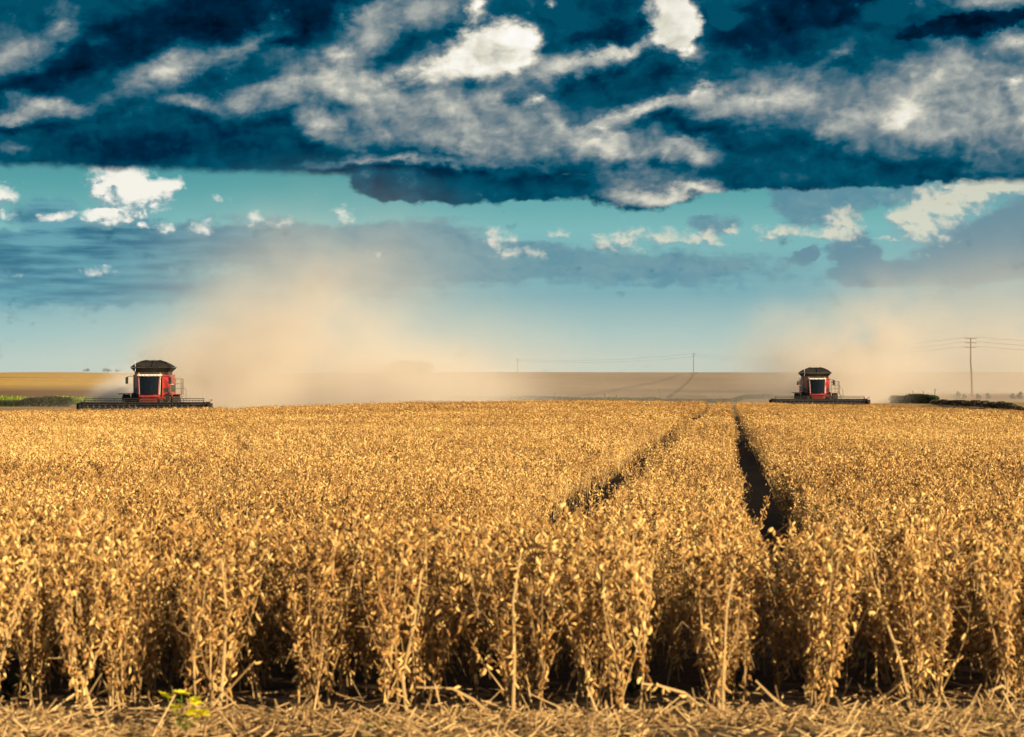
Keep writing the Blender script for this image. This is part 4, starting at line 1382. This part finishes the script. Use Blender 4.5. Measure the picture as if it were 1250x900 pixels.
def plume(T, P, x0, gy, z0, puffs, nscale, seed, nlo, nhi, edge):
    """sum of soft puffs broken up by noise; positions in world metres, clipped softly at the box"""
    q = T.vm('ADD', T.vm('MULTIPLY', P, (nscale, nscale * .7, nscale * 1.2)), (seed, seed, seed))
    n = T.noise(q, 1.0, 4, 0.55)
    acc = 0.0
    for x, y, z, rx, ry, rz, w in puffs:
        mp = T.node('ShaderNodeMapping', vector_type='TEXTURE'); T.put(mp.inputs[0], P)
        mp.inputs['Location'].default_value = (x, y, z); mp.inputs['Scale'].default_value = (rx, ry, rz)
        g = T.node('ShaderNodeTexGradient', gradient_type='QUADRATIC_SPHERE'); T.put(g.inputs[0], mp.outputs[0])
        acc = T.m('MULTIPLY_ADD', g.outputs['Fac'], w, acc)
    return T.m('MULTIPLY', acc, T.smooth(n, nlo, nhi))


def all_dust():
    DC = (0.85, 0.78, 0.71)
    g = gz(-20, 225)
    # nearer harvester: dense behind it, drifting right
    dust('dust_cloud', 'dense tan dust cloud drifting right from the nearer harvester', (-48, 211, g), (8, 264, g + 26), 0.30, DC,
         lambda T, P: plume(T, P, 0, 0, 0, [(-29.5, 226, g + 2, 8, 14, 8, 1.0), (-26, 231, g + 3, 12, 19, 11, .9), (-21, 236, g + 5, 15, 24, 14, .42), (-11, 239, g + 2, 18, 25, 6.5, .75), (-18, 238, g + 11, 24, 26, 15, .15)], .15, 3.0, .2, .66, 4))
    # chaff thrown out at its left
    dust('chaff_cloud', 'pale chaff cloud low at the left flank of the nearer harvester', (-40, 214, g - .5), (-28, 226, g + 6), 1.5, (0.92, 0.88, 0.84),
         lambda T, P: plume(T, P, 0, 0, 0, [(-33.6, 219, g + 1.6, 4.2, 5, 3.4, 1.0), (-35.2, 219, g + 1.2, 3.4, 4, 2.8, .9)], .5, 8.0, .25, .6, 2))
    # farther harvester
    g2 = gz(38, 300)
    dust('dust_cloud', 'dense tan dust cloud behind the farther harvester at the right', (22, 282, g2), (62, 330, g2 + 22), 0.36, DC,
         lambda T, P: plume(T, P, 0, 0, 0, [(39, 300, g2 + 2, 9, 16, 9, 1.0), (43, 303, g2 + 3, 9, 16, 10, .8), (34, 302, g2 + 6, 10, 16, 11, .4), (46, 304, g2 + 8, 14, 18, 13, .3)], .19, 13.0, .28, .62, 4))
    # thin veils that have spread over the middle and the right
    g3 = gz(20, 380) - .5
    dust('dust_veil', 'thin wide veil of dust hanging over the middle hill', (-75, 270, g3), (90, 395, g3 + 27), 0.020, DC,
         lambda T, P: plume(T, P, 0, 0, 0, [(-30, 332, g3 + 2, 46, 62, 23, 1.2), (4, 335, g3 + 2, 56, 62, 19, .9), (56, 335, g3 + 1, 42, 62, 24, 1.0)], .05, 23.0, .2, .7, 8))
    dust('dust_veil', 'thin veil of dust rising at the right behind the power pole', (50, 480, g3 - 1), (190, 640, g3 + 52), 0.038, DC,
         lambda T, P: plume(T, P, 0, 0, 0, [(122, 560, g3 + 5, 62, 80, 44, 1.2), (100, 560, g3 + 2, 50, 80, 22, .8)], .035, 31.0, .2, .7, 8))


all_dust()
